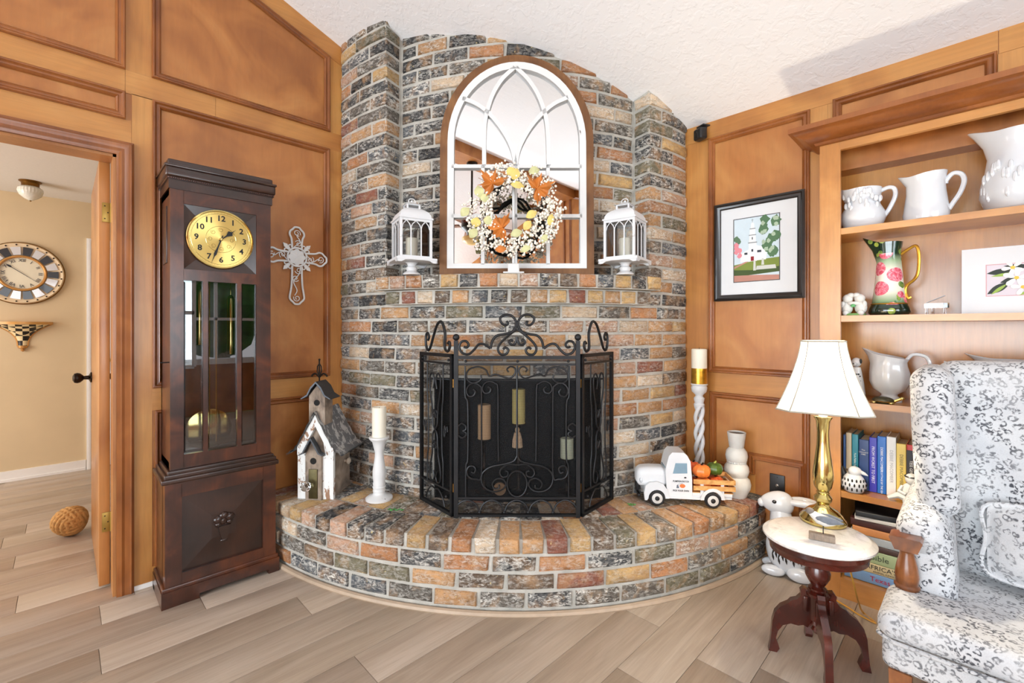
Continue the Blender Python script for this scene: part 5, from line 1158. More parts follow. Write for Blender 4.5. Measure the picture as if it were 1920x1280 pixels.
for nm, lab, col, th, wd, ttl, tc_, rz in FLAT:
    t = thing(nm, lab, 'book', (2.50+rz*.15, -.135, zz), rz, 'books lying in the bottom of the bookcase')
    part('cover', flat('fcover_%d' % len(_pc), col, .4), t, lambda m: (m.rbox((0, .004, th/2), (wd, .008, th-.001), .003, 2), m.bb(-wd/2, wd/2, .004, .20, 0, .0025), m.bb(-wd/2, wd/2, .004, .20, th-.0035, th-.001)))
    part('pages', m_page, t, lambda m: m.bb(-wd/2+.004, wd/2-.003, .006, .195, .0025, th-.0035), False)
    if ttl: text(ttl, th*.62, flat('ink_%d' % len(_pc), tc_), t, (-.02, -.0012, th/2+(.006 if ttl == "AFRICA'S" else 0)), (P2, 0, 0), .0003, name='spine_title')
    if ttl == "AFRICA'S": text('ANIMAL KINGDOM', .011, flat('ink_%d' % len(_pc), tc_), t, (.0, -.0012, .010), (P2, 0, 0), .0003, name='spine_title')
    zz += th
# ---- matted flower print on the second shelf
x0 = sx_(1803, -.03)
t = thing('flower_print', 'white matted print of white and yellow blossoms leaning on the second shelf', 'picture', (x0, -.03, SH[1]+.001), 0); t.rotation_euler = (-.10, 0, 0)
part('mat_board', m_paper, t, lambda m: frame_sweep(m, ccw([(0, 0), (.40, 0), (.40, .272), (0, .272)]), [(0, -.004), (0, 0), (.070, 0), (.070, -.003)], lambda a, b, h: (a, -h, b)), False)
part('pink_edge', flat('pink_card', C(206, 160, 164)), t, lambda m: frame_sweep(m, ccw([(.068, .068), (.332, .068), (.332, .204), (.068, .204)]), [(0, -.001), (.005, -.001)], lambda a, b, h: (a, -h, b)), False)
part('print', flat('print_ground', C(214, 206, 214)), t, lambda m: m.bb(.07, .33, .0025, .004, .07, .202), False)
def petal(m, cx_, cz_, R, a, y):
    m.prism([(cx_, cz_)]+[(cx_+R*(.55+.45*math.sin(math.pi*k/6))*math.cos(a+(k/6-.5)*.9)*(1 if k not in (0, 6) else .7), cz_+R*(.55+.45*math.sin(math.pi*k/6))*math.sin(a+(k/6-.5)*.9)*(1 if k not in (0, 6) else .7)) for k in range(7)], y, y+.0006)
def leaf_poly(a, b, L, g, w_): return [(a+L*t*math.cos(g)-sg*w_*math.sin(math.pi*t)*math.sin(g), b+L*t*math.sin(g)+sg*w_*math.sin(math.pi*t)*math.cos(g)) for sg, ts in ((1, range(0, 9)), (-1, range(7, 0, -1))) for t in [q/8 for q in ts]]
part('print_leaves', flat('print_dark_green', C(34, 44, 38)), t, lambda m: [m.prism(leaf_poly(*q), .0012+q[4]*.02, .0024) for q in ((.073, .165, .075, .12, .012), (.074, .080, .08, .62, .014), (.11, .125, .06, .35, .010), (.12, .192, .08, -.1, .009), (.20, .078, .07, .7, .013), (.25, .125, .07, .4, .012), (.19, .135, .06, -.9, .011))], False)
part('print_green_leaf', flat('print_light_green', C(150, 180, 80)), t, lambda m: [m.prism(leaf_poly(*q), .0009, .0024) for q in ((.085, .152, .07, .15, .006), (.085, .078, .06, .75, .006), (.16, .072, .05, .5, .006))], False)
part('print_flowers', flat('print_white_petal', C(244, 242, 232)), t, lambda m: [petal(m, a, b, R, 2*math.pi*k/5+o_, .0005-.00003*k-.00015*(o_ > .4)) for a, b, R, o_ in ((.155, .142, .040, .2), (.145, .184, .032, .8), (.172, .104, .034, .5), (.215, .162, .040, .1), (.255, .1, .036, .3), (.29, .165, .040, .9)) for k in range(5)], False)
pfe = part('print_flower_eyes', flat('print_yellow', C(236, 190, 74)), t, lambda m: [m.prism([(a+.007*math.cos(q), b+.007*math.sin(q)) for q in [k*math.pi/4 for k in range(8)]], -.0004, .0004) for a, b in ((.155, .142), (.145, .184), (.172, .104), (.215, .162), (.255, .1), (.29, .165))], False)
pfe['kind'] = 'stuff'
# ================================================================ on the right wall
fx0, fz1 = onY(1340, 386, -.02); fx1, _ = onY(1509, 357, -.02); fz0 = onY(1341, 565, -.02)[1]; FW, FH = fx1-fx0, fz1-fz0
t = thing('church_picture', 'framed watercolour of a white church with a steeple, black frame and white mat', 'picture', (fx0, -.006, fz0))
part('frame', m_black, t, lambda m: frame_sweep(m, ccw([(0, 0), (FW, 0), (FW, FH), (0, FH)]), [(0, 0), (0, .022), (.010, .026), (.016, .020), (.026, .018), (.034, .012), (.034, .004)], lambda a, b, h: (a, -h, b)), True, 30)
part('mat_board', m_paper, t, lambda m: m.bb(.03, FW-.03, -.006, -.001, .03, FH-.03), False)
IX0, IX1, IZ0, IZ1 = .105, FW-.118, .105, FH-.10
pic = part('painting', flat('paint_sky', C(206, 222, 230), .9), t, lambda m: m.bb(IX0, IX1, -.0068, -.006, IZ0, IZ1), False)
part('inner_line', flat('mat_line', C(70, 70, 72)), t, lambda m: frame_sweep(m, ccw([(IX0-.004, IZ0-.004), (IX1+.004, IZ0-.004), (IX1+.004, IZ1+.004), (IX0-.004, IZ1+.004)]), [(0, .0062), (0, .0075), (.004, .0075)], lambda a, b, h: (a, -h, b)), False)
PWX, PWZ = IX1-IX0, IZ1-IZ0
def pp(u, v): return (IX0+u*PWX, IZ0+v*PWZ)
def patch(name, col, polys, k): part(name, flat(name, col, .9), pic, lambda m: [m.prism([pp(*q) for q in P_], -.0068-.0003*k-.00003*j, -.0066) for j, P_ in enumerate(polys)], False)
def blob(u, v, r, n=9, s=1): return [(u+r*(1+.25*math.sin(5*a+s))*math.cos(a), v+r*.75*(1+.25*math.sin(4*a+s))*math.sin(a)) for a in [2*math.pi*k/n for k in range(n)]]
patch('painted_grass', C(124, 140, 66), [[(0, .08), (1, .12), (1, .34), (.6, .33), (.3, .30), (0, .27)]], 1); patch('painted_dark_grass', C(70, 88, 52), [[(0, .08), (1, .12), (1, .20), (.4, .17), (0, .19)]], 2)
patch('painted_path', C(186, 136, 122), [[(0, 0), (1, 0), (1, .07), (.5, .09), (0, .10)], [(0, .21), (.34, .31), (.26, .31), (0, .24)]], 3)
patch('painted_church', C(240, 241, 240), [[(.15, .31), (.72, .32), (.74, .50), (.50, .56), (.40, .52), (.15, .44)], [(.33, .31), (.52, .31), (.51, .60), (.34, .60)], [(.345, .60), (.50, .60), (.49, .72), (.355, .72)], [(.36, .73), (.485, .73), (.48, .82), (.365, .82)], [(.385, .83), (.465, .83), (.455, .90), (.42, .93), (.395, .90)]], 4)
patch('painted_cornice', C(150, 156, 160), [[(.325, .595), (.525, .595), (.525, .612), (.325, .612)], [(.34, .715), (.505, .715), (.505, .73), (.34, .73)], [(.36, .815), (.49, .815), (.49, .83), (.36, .83)], [(.418, .92), (.426, .92), (.426, .98), (.418, .98)], [(.40, .955), (.444, .955), (.444, .962), (.40, .962)]], 5)
patch('painted_window', C(60, 66, 76), [[(.24, .42), (.31, .42), (.31, .455), (.24, .455)], [(.53, .44), (.62, .44), (.62, .475), (.53, .475)], [(.40, .46), (.44, .46), (.44, .50), (.40, .50)], [(.41, .65), (.43, .65), (.43, .69), (.41, .69)]], 6)
patch('painted_door', C(140, 40, 48), [[(.385, .315), (.455, .315), (.455, .385), (.385, .385)]], 6)
patch('painted_tree', C(86, 120, 88), [blob(.80+.14*math.cos(k*2.4), .68+.26*math.sin(k*1.7), .10, 9, k) for k in range(12)]+[blob(.86, .42, .09, 9, 2)], 5)
patch('painted_foliage', C(172, 192, 168), [blob(.80+.15*math.cos(k*1.9+1), .70+.25*math.sin(k*2.3), .045, 8, k) for k in range(12)], 7)
patch('painted_blossom', C(222, 140, 150), [blob(.08+.05*math.cos(k*2.1), .50+.09*math.sin(k*1.7), .055, 9, k) for k in range(6)], 5); patch('painted_bush', C(96, 124, 96), [blob(.06, .68, .07), blob(.10, .64, .06, 9, 3)], 4)
patch('painted_tomb', C(206, 208, 202), [[(.50, .17), (.94, .17), (.92, .23), (.52, .23)], [(.44, .16), (.50, .16), (.49, .32), (.45, .32)], [(.62, .24), (.68, .24), (.67, .34), (.63, .34)]], 6)
t = thing('security_camera', 'small black cube security camera on a grey mount under the ceiling', 'camera', (onY(1313, 252, -.05)[0], -.05, onY(1313, 252, -.05)[1]), -.45)
part('housing', m_plastic, t, lambda m: m.rbox((0, 0, 0), (.066, .05, .066), .012, 3)); part('lens', m_black, t, lambda m: (m.rbox((-.004, -.026, 0), (.030, .004, .046), .002, 1), m.at((-.004, -.028, .008), 0, 0, P2), m.lathe([(.009, 0), (.008, .002), (0, .001)], 14))); part('mount', m_iron2, t, lambda m: (m.tube([(0, .02, .01), (-.01, .04, .03), (-.01, .044, .05)], .012, 8), m.rbox((-.01, .03, .055), (.06, .05, .008), .003, 1)))
ox, oz = onY(1457, 910, -.01)
t = thing('wall_plate', 'black cable wall plate with a round jack low on the panelled wall', 'wall plate', (ox, -.004, oz))
part('plate', m_plastic, t, lambda m: m.rbox((0, -.003, 0), (.072, .006, .116), .003, 2)); part('jack', plain('nickel', C(190, 186, 178), .3, 1), t, lambda m: (m.at((0, -.006, 0), 0, 0, P2), m.lathe([(.008, 0), (.008, .004), (.004, .006), (.003, .012)], 12))); part('screw', m_iron2, t, lambda m: [m.ball((0, -.006, z), .003, 7, 5) for z in (-.042, .042)])
# ================================================================ side table, lamp, chair
TX, TY, TZ = 2.362, -.708, .472
TROT = .7
tb = thing('side_table', 'small oval marble-topped pedestal table of dark red mahogany', 'table', (TX, TY, 0))
def ell(a, b, n=56): return [(a*math.cos(2*math.pi*k/n)*math.cos(TROT)-b*math.sin(2*math.pi*k/n)*math.sin(TROT), a*math.cos(2*math.pi*k/n)*math.sin(TROT)+b*math.sin(2*math.pi*k/n)*math.cos(TROT)) for k in range(n)]
def ellstack(m, levels):
    n = 56; vs = []; fs = []
    for a, b, z in levels: vs += [(p[0], p[1], z) for p in ell(a, b, n)]
    for i in range(len(levels)-1):
        for k in range(n): k2 = (k+1) % n; fs.append((i*n+k, i*n+k2, (i+1)*n+k2, (i+1)*n+k))
    fs.append(tuple(range(n-1, -1, -1))); fs.append(tuple((len(levels)-1)*n+k for k in range(n))); m.add(vs, fs)
def marble():
    M = Mat('white_marble'); v = M.coords(); a = M.noise(v, 6, 6, .7, 2.0)
    M.set(M.ramp(a, [(.35, C(204, 202, 198)), (.5, C(234, 232, 228)), (.7, C(242, 241, 238))]), .18, 0, .3); return M.m
EA, EB = .182, .166
part('marble_top', marble(), tb, lambda m: ellstack(m, [(EA-.004, EB-.004, TZ-.024), (EA, EB, TZ-.020), (EA, EB, TZ-.013), (EA-.004, EB-.004, TZ-.009), (EA-.012, EB-.012, TZ-.007), (EA-.017, EB-.017, TZ-.002), (EA-.022, EB-.022, TZ)]))
part('apron', m_mahog, tb, lambda m: ellstack(m, [(EA-.03, EB-.03, TZ-.076), (EA-.024, EB-.024, TZ-.072), (EA-.022, EB-.022, TZ-.052), (EA-.018, EB-.018, TZ-.048), (EA-.018, EB-.018, TZ-.030), (EA-.012, EB-.012, TZ-.024)]))
part('column', m_mahog, tb, lambda m: m.lathe([(.0, .098), (.014, .10), (.022, .112), (.016, .124), (.026, .134), (.022, .146), (.032, .152), (.032, .235), (.040, .240), (.042, .252), (.030, .262), (.030, .268), (.020, .276), (.030, .292), (.040, .312), (.041, .328), (.032, .356), (.022, .378), (.026, .386), (.030, .398)], 28))
LEGP = [(.022, .150), (.022, .232), (.034, .258), (.052, .262), (.062, .250), (.060, .232), (.074, .216), (.094, .208), (.104, .196), (.132, .178), (.152, .152), (.162, .118), (.166, .070), (.170, .030), (.176, .0), (.146, .0), (.136, .016), (.142, .036), (.150, .052), (.142, .082), (.124, .108), (.096, .120), (.070, .118), (.052, .124), (.036, .118)]
for a in (24, 114, 204, 294):
    lg = part('leg', m_mahog, tb, lambda m: (m.at((0, 0, 0), math.radians(a)), m.prism([(p[0]*.92, p[1]) for p in LEGP], -.012, .012)))
    part('leg_boss', m_mahog, lg, lambda m: (m.at((0, 0, 0), math.radians(a)), m.rbox((.040, 0, .205), (.020, .032, .06), .006, 2)))
# ---- brass lamp
LQ = onZ(1543, 977, TZ)
lm = thing('table_lamp', 'polished brass table lamp with a white bell shade, lit, on the marble table', 'lamp', (LQ[0], LQ[1], TZ+.001), .2)
part('base', m_brass, lm, lambda m: m.lathe([(.077, 0), (.079, .010), (.074, .018), (.070, .022), (.066, .030), (.050, .046), (.032, .056), (.023, .064), (.020, .072)], 44))
part('body', m_brass, lm, lambda m: m.lathe([(0.0206, .070), (0.0292, .082), (0.0310, .095), (0.0224, .106), (0.0189, .110), (0.0232, .114), (0.0189, .119), (0.0292, .135), (0.0353, .165), (0.0353, .19), (0.0292, .24), (0.0215, .30), (0.0198, .35), (0.0241, .395), (0.0318, .408), (0.0318, .412), (0.0086, .413)], 36))
part('socket', m_trimwhite, lm, lambda m: m.lathe([(.015, .41), (.015, .475), (.010, .48)], 18))
part('bulb', plain('bulb_glass', C(255, 248, 230), .3, **{'Emission Color': (1, .9, .72, 1), 'Emission Strength': 6.0}), lm, lambda m: m.lathe([(.012, .478), (.016, .49), (.030, .525), (.026, .55), (.0, .562)], 18))
def shademat():
    M = Mat('lampshade_silk'); nt = M.nt; out = nt.nodes['Material Output']
    d = M.n('ShaderNodeBsdfDiffuse'); d.inputs[0].default_value = (.86, .85, .82, 1); t_ = M.n('ShaderNodeBsdfTranslucent'); t_.inputs[0].default_value = (.86, .82, .74, 1)
    mx = M.n('ShaderNodeMixShader'); mx.inputs[0].default_value = .3; M.l(d.outputs[0], mx.inputs[1]); M.l(t_.outputs[0], mx.inputs[2]); M.l(mx.outputs[0], out.inputs['Surface']); return M.m
ZS0, ZS1 = .443, .708
def shade_pts(w_, k=.66): return [(w_, -k*w_), (w_, k*w_), (k*w_, w_), (-k*w_, w_), (-w_, k*w_), (-w_, -k*w_), (-k*w_, -w_), (k*w_, -w_)]
def shw(t): return .072+.081*(1-t)**1.45
def shadef(m):
    n = 14; vs = []; fs = []
    for i in range(n+1):
        t = i/n
        for p in shade_pts(shw(t), .66+.03*(1-t)): vs.append((p[0], p[1], ZS0+(ZS1-ZS0)*t))
    for i in range(n):
        for k in range(8): fs.append((i*8+k, i*8+(k+1) % 8, (i+1)*8+(k+1) % 8, (i+1)*8+k))
    m.add(vs, fs)
sh_ = part('shade', shademat(), lm, shadef, True, 25)
m_pipe = plain('shade_piping', C(168, 164, 152), .8)
part('piping', m_pipe, sh_, lambda m: [m.tube([(shade_pts(shw(i/14), .66+.03*(1-i/14))[k][0]*1.004, shade_pts(shw(i/14), .66+.03*(1-i/14))[k][1]*1.004, ZS0+(ZS1-ZS0)*i/14) for i in range(15)], .0022, 5) for k in range(8)])
part('hem', m_pipe, sh_, lambda m: m.tube([(p[0], p[1], ZS0) for p in shade_pts(shw(0), .69)], .003, 5, True)); part('top_edge', m_pipe, sh_, lambda m: m.tube([(p[0], p[1], ZS1) for p in shade_pts(shw(1), .66)], .0035, 5, True))
part('harp', m_brass, lm, lambda m: (m.tube(cr([(-.012, 0, .48), (-.05, 0, .53), (-.045, 0, .62), (0, 0, .69), (.045, 0, .62), (.05, 0, .53), (.012, 0, .48)], 5), .002, 5), [m.tube([(0, 0, .69), (.07*math.cos(a), .07*math.sin(a), .705)], .0018, 5) for a in (0, P2, math.pi, -P2)]))
ll = bpy.data.lights.new('lamp_bulb_light', 'POINT'); ll.energy = 15; ll.color = (1, .84, .62); ll.shadow_soft_size = .03
lo = bpy.data.objects.new('lamp_bulb_light', ll); COL.objects.link(lo); lo.parent = lm; lo.location = (0, 0, .60)
# ---- carved gull on its block
gq = onZ(1541, 1013, TZ)
g = thing('carved_gull', 'small carved grey and white gull on a wooden block in front of the lamp', 'figurine', (gq[0], gq[1], TZ+.001), A0-.55)
part('block', m_grey_wood, g, lambda m: m.rbox((0, 0, .012), (.078, .026, .024), .003, 1)); part('rod', m_iron, g, lambda m: m.tube([(.004, 0, .02), (.004, 0, .062)], .0016, 6))
part('body', m_ceramic_m, g, lambda m: m.tube([(-.036, 0, .094), (-.026, 0, .088), (-.008, 0, .076), (.012, 0, .070), (.034, 0, .072), (.05, 0, .076)], .012, 12, rr=[.008, .013, .019, .019, .012, .003]))
part('head', plain('gull_head', C(120, 112, 106), .7), g, lambda m: (m.ball((-.036, 0, .098), (.014, .012, .012), 14, 10), m.tube([(-.047, 0, .097), (-.060, 0, .094)], .003, 6, rr=[.004, .001])))
m_wing = plain('gull_wing', C(110, 116, 124), .7, var=.2, scale=60)
for sg in (-1, 1): part('wing', m_wing, g, lambda m: m.ball((.022, sg*.015, .079), (.042, .006, .014), 16, 8, lambda x, y, z: (x, y, z*(1-.5*max(0, x))-.15*x)))
# ---- lamp cord
p0, p1, p2 = onZ(1618, 1150, 0), onZ(1642, 1170, 0), onZ(1592, 1142, 0)
c = MB(); c.tube(cr([(TX+.06, TY+.13, TZ-.077), (TX+.075, TY+.20, .25), (TX+.08, TY+.30, .12), (p0[0], p0[1], .006), (p1[0], p1[1], .005), (p1[0]-.06, p1[1]+.02, .005), (p2[0], p2[1], .006), (p2[0]-.05, p2[1]+.03, .005)], 7), .0035, 6)
tag(c.build('lamp_cord', plain('amber_cord', C(206, 152, 62), .4)), 'amber lamp cord trailing from the marble table to the floor by the bookcase', 'cord')
# ================================================================ wing chair
def leopard():
    M = Mat('leopard_fabric'); v = M.coords()
    w1 = M.n('ShaderNodeTexNoise'); w1.inputs['Scale'].default_value = 30; M.l(v, w1.inputs['Vector'])
    add = M.n('ShaderNodeVectorMath', operation='MULTIPLY_ADD'); M.l(w1.outputs['Color'], add.inputs[0]); add.inputs[1].default_value = (.032, .032, .032); M.l(v, add.inputs[2])
    vo = M.n('ShaderNodeTexVoronoi'); vo.inputs['Scale'].default_value = 48; M.l(add.outputs[0], vo.inputs['Vector'])
    ring = M.ramp(vo.outputs['Distance'], [(.22, BW(0)), (.32, BW(1)), (.44, BW(1)), (.54, BW(0))])
    brk = M.ramp(M.noise(v, 110, 2), [(.40, BW(0)), (.52, BW(1))]); patch_ = M.ramp(M.noise(v, 6, 3, .6), [(.36, BW(.4)), (.58, BW(1))])
    f = M.math('MULTIPLY', M.math('MULTIPLY', ring, brk), patch_)
    weave = M.noise(M.coords((1, 1, 1)), 320, 2)
    base = M.mix(M.ramp(M.noise(v, 7, 3), [(.4, BW(0)), (.7, BW(.6))]), C(204, 206, 208), C(176, 179, 185))
    col = M.mix(f, base, C(72, 74, 80)); col = M.mix(.25, col, M.ramp(weave, [(.35, BW(.7)), (.6, BW(1.05))]), 'MULTIPLY')
    M.set(col, .95, spec=.1, **{'Sheen Weight': .2}); M.bump(weave, .25, .002); return M.m
m_leo = leopard()
CHX, CHY = 2.965, -.60
ch = thing('wing_armchair', 'grey and white leopard-print wing armchair with turned wooden arm posts', 'armchair', (CHX, CHY, 0))
part('seat_rail', m_leo, ch, lambda m: m.rbox((0, -.02, .283), (.775, .745, .096), .025, 4), True, 80)
part('seat_cushion', m_leo, ch, lambda m: (m.rbox((0, -.275, .366), (.795, .27, .080), .036, 5, lambda x, y, z: (x, y, z-.10*(y+.06)*(1 if z > 0 else 0)*.5), 4), m.rbox((0, .02, .345), (.52, .46, .085), .03, 4)), True, 80)
part('cushion_piping', m_leo, ch, lambda m: m.tube([(a, b, .329) for a, b in ((-.392, -.15), (-.395, -.38), (-.36, -.408), (0, -.412), (.36, -.408), (.395, -.38), (.392, -.15))], .006, 6))
part('back', m_leo, ch, lambda m: m.rbox((0, .235, .735), (.60, .15, .735), .06, 5, lambda x, y, z: (x*(1+.04*z), y+.10*z-.018*math.cos(3.2*x), z+(.015*math.cos(4*x) if z > .2 else 0)), 6), True, 80)
for sg in (-1, 1):
    part('wing', m_leo, ch, lambda m: m.rbox((sg*.290, .115, .845), (.112, .34, .50), .052, 5, lambda x, y, z: (x+sg*.012*(z/.25), y+.09*z+(.06*max(0, -z/.25) if y < 0 else 0)*0+.05*(z/.25)**2*(1 if y < 0 else 0), z), 5), True, 80)
    part('arm', m_leo, ch, lambda m: (m.rbox((sg*.296, .075, .45), (.125, .46, .30), .05, 4, lambda x, y, z: (x+sg*.012*math.sin(z*6), y, z), 4), m.tube([(sg*.315, -.160, .562), (sg*.315, -.10, .566), (sg*.312, .10, .58), (sg*.31, .28, .60)], .06, 18, rr=[.05, .066, .066, .06])), True, 80)
    po = part('arm_post', m_walnut, ch, lambda m: m.lathe([(.026, .328), (.034, .333), (.034, .342), (.026, .352), (.022, .362), (.030, .400), (.033, .404), (.033, .409), (.028, .414), (.031, .44), (.027, .47), (.019, .505), (.018, .515), (.022, .520), (.022, .527)], 24, (sg*.346, -.178, 0)))
    part('post_cap', m_walnut, po, lambda m: m.prism([(sg*.346-.028, .527), (sg*.346+.028, .527), (sg*.346+.040, .562), (sg*.346+.034, .569), (sg*.346-.034, .567), (sg*.346-.042, .562)], -.215, -.145))
    for b, tp in ((-.365, 1), (.30, 0)): part('leg', m_walnut if tp else m_walnut, ch, lambda m: m.add([(sg*.345+a*q, b+c_*q, z) for z, q in ((.24, .026), (0, .019)) for a, c_ in ((-1, -1), (1, -1), (1, 1), (-1, 1))], [(0, 1, 2, 3), (7, 6, 5, 4), (0, 4, 5, 1), (1, 5, 6, 2), (2, 6, 7, 3), (3, 7, 4, 0)]), False)
pw = thing('throw_pillow', 'small leopard-print lumbar pillow with a corded edge on the armchair seat', 'pillow', (CHX+.045, CHY+.02, .432))
def pil(x, y, z):
    k = (1-(x/.21)**4)*(1-(z/.115)**4); return (x, y*max(.12, k)+.018*math.sin(9*z+4*x)*max(k, 0)*.6, z)
pb = part('pillow_body', m_leo, pw, lambda m: (m.at((0, .03, .112), 0, 0, -.28), m.rbox((0, 0, 0), (.42, .13, .23), .03, 3, pil, 10)), True, 80)
part('corded_edge', m_leo, pw, lambda m: (m.at((0, .03, .112), 0, 0, -.28), m.tube(cr([(-.205, 0, -.108), (0, 0, -.116), (.205, 0, -.108), (.212, 0, 0), (.205, 0, .108), (0, 0, .116), (-.205, 0, .108), (-.212, 0, 0)], 6, True), .0065, 7, True)))
# ================================================================ white rabbit by the hearth
rq = onZ(1482, 1078, 0)
rb = thing('rabbit_statue', 'large white ceramic rabbit with black feathery markings behind the marble table', 'statue', (rq[0]-.01, rq[1], 0), .25)
rb.scale = (.86, .86, 1)
def rabbit(m):
    m.ball((.0, 0, .135), (.115, .088, .135), 26, 18); m.tube([(-.02, 0, .20), (-.035, -.004, .27), (-.04, -.004, .33)], .07, 16, rr=[.075, .060, .05])
    m.ball((-.055, -.005, .352), (.088, .056, .058), 24, 16, lambda x, y, z: (x, y*(1+.25*x), z*(1+.22*x)))
    m.ball((-.135, -.005, .342), (.022, .026, .022), 14, 10)
    m.ball((-.075, -.055, .026), (.062, .028, .026), 16, 10); m.ball((-.075, .045, .026), (.062, .028, .026), 16, 10); m.ball((.06, -.07, .035), (.07, .03, .035), 16, 10); m.ball((.125, 0, .07), .038, 14, 10)
part('body', m_ceramic, rb, rabbit, True, 80)
for sg in (-1, 1):
    part('ear', m_ceramic, rb, lambda m: m.ball((.075, sg*.028, .372), (.085, .024, .018), 18, 10, lambda x, y, z: (x, y, z-.25*x*x)))
    part('eye', m_black, rb, lambda m: m.ball((-.068, -.005+sg*.052, .368), (.012, .006, .009), 12, 8))
def rsurf(a, z): return -.0905*math.sqrt(max(.05, 1-(a/.117)**2-((z-.135)/.139)**2))
part('feather_mark', m_black, rb, lambda m: [m.tube([(a+.004*math.sin(k*2.1), rsurf(a, z0-.018*k), z0-.018*k) for k in range(5)], .004, 6, rr=[.0015, .0055, .003, .006, .001]) for a, z0 in ((-.075, .15), (-.06, .17), (-.045, .14), (-.028, .165), (-.010, .15), (.008, .17), (.026, .145), (.045, .16), (.062, .15))])
# ================================================================ right end of the hearth
# tall barley-twist candlestick
tx_, ty_ = onY(1311, 700, -.105)[0], -.105
tc = thing('twist_candlestick', 'tall white barley-twist candlestick with a gold-banded cream pillar candle', 'candlestick', (tx_, ty_, ZH+.001))
HS = .913-ZH
part('foot', m_white, tc, lambda m: m.lathe([(.065, 0), (.066, .012), (.05, .022), (.032, .03), (.030, .045), (.036, .055), (.03, .065)], 28))
part('top', m_white, tc, lambda m: m.lathe([(.028, HS-.13), (.030, HS-.118), (.024, HS-.108), (.028, HS-.095), (.030, HS-.082), (.020, HS-.070), (.022, HS-.062), (.040, HS-.045), (.044, HS-.022), (.040, HS-.010), (.046, HS-.004), (.046, HS), (0, HS)], 28))
for k in range(3):
    part('twist_strand', m_white, tc, lambda m: m.tube([(.019*math.cos(2*math.pi*(k/3+1.5*i/30)), .019*math.sin(2*math.pi*(k/3+1.5*i/30)), .06+(HS-.13-.055)*i/30) for i in range(31)], .0115, 9))
cn = part('candle', m_wax, tc, lambda m: m.lathe([(.042, HS), (.042, HS+.196), (.038, HS+.2), (.01, HS+.192), (0, HS+.192)], 28)); part('gold_band', m_gold, cn, lambda m: m.lathe([(.0425, HS+.002), (.0430, HS+.01), (.0430, HS+.085), (.0425, HS+.09)], 28, rfn=lambda a, z: 1)); part('wick', m_soot_shade, cn, lambda m: m.tube([(0, 0, HS+.19), (0, 0, HS+.208)], .0014, 5))
# stacked snowman
sq = onZ(1381, 930, ZH)
sn = thing('snowman_ornament', 'white ceramic stacked snowman ornament with a tapered top hat', 'ornament', (sq[0], sq[1], ZH+.001))
sn.scale = (.92, .92, 1)
part('body', m_ceramic_m, sn, lambda m: m.lathe([(.050, 0), (.054, .006), (.060, .02), (.074, .048), (.077, .068), (.070, .094), (.056, .108), (.056, .112)], 40, rfn=lambda a, z: 1+.012*math.cos(26*a)))
part('middle', m_ceramic_m, sn, lambda m: m.lathe([(.054, .108), (.062, .118), (.068, .14), (.064, .162), (.052, .178), (.046, .182)], 40))
part('head', m_ceramic_m, sn, lambda m: m.lathe([(.044, .180), (.056, .196), (.060, .218), (.056, .242), (.044, .258), (.036, .264)], 36))
part('beads', m_ceramic_m, sn, lambda m: [m.ball((.048*math.cos(a), .048*math.sin(a), .186), .0055, 7, 5) for a in [2*math.pi*k/30 for k in range(30)]])
ht = part('hat', m_ceramic_m, sn, lambda m: m.lathe([(.036, .262), (.040, .268), (.050, .338), (.051, .345), (.046, .345), (.042, .330)], 36)); part('hat_opening', plain('grey_hollow_shade', C(86, 90, 94), .5), ht, lambda m: m.lathe([(.046, .338), (0, .337)], 28))  # grey disc paints the shade inside the hollow hat
# ---- white pickup truck with pumpkins
wa, wb_ = onZ(1234, 948, ZH), onZ(1334.5, 953, ZH)
TR = math.atan2(wb_[1]-wa[1], wb_[0]-wa[0]); mx_, my_ = (wa[0]+wb_[0])/2, (wa[1]+wb_[1])/2
HWD = .078
trk = thing('toy_truck', 'white toy pickup truck with a slatted wooden bed, lettered PUMPKIN PATCH', 'toy truck', (mx_-math.sin(TR)*HWD, my_+math.cos(TR)*HWD, ZH+.001), TR)
K = .000352
def tp_(cx_, cy_): return ((cx_-725)*K, (925+(cx_-725)*.052-cy_)*K)
def side(pts): return [tp_(*p) for p in pts]
part('cab', m_white, trk, lambda m: (m.prism(side([(490, 800), (840, 815), (838, 560), (815, 290), (770, 200), (720, 158), (560, 150), (515, 200), (480, 330), (465, 420), (480, 600)]), -.064, .064)), True, 50)
def hood(x, y, z): return (x, y*(1-.14*max(0, -x/.08)), z+(.010*math.cos(y*16) if z > 0 else 0)-(.012*max(0, -x/.08)**2 if z > 0 else 0))
part('hood', m_white, trk, lambda m: m.rbox(((280-725)*K, 0, .128), (.155, .112, .092), .030, 4, hood, 4), True, 80)
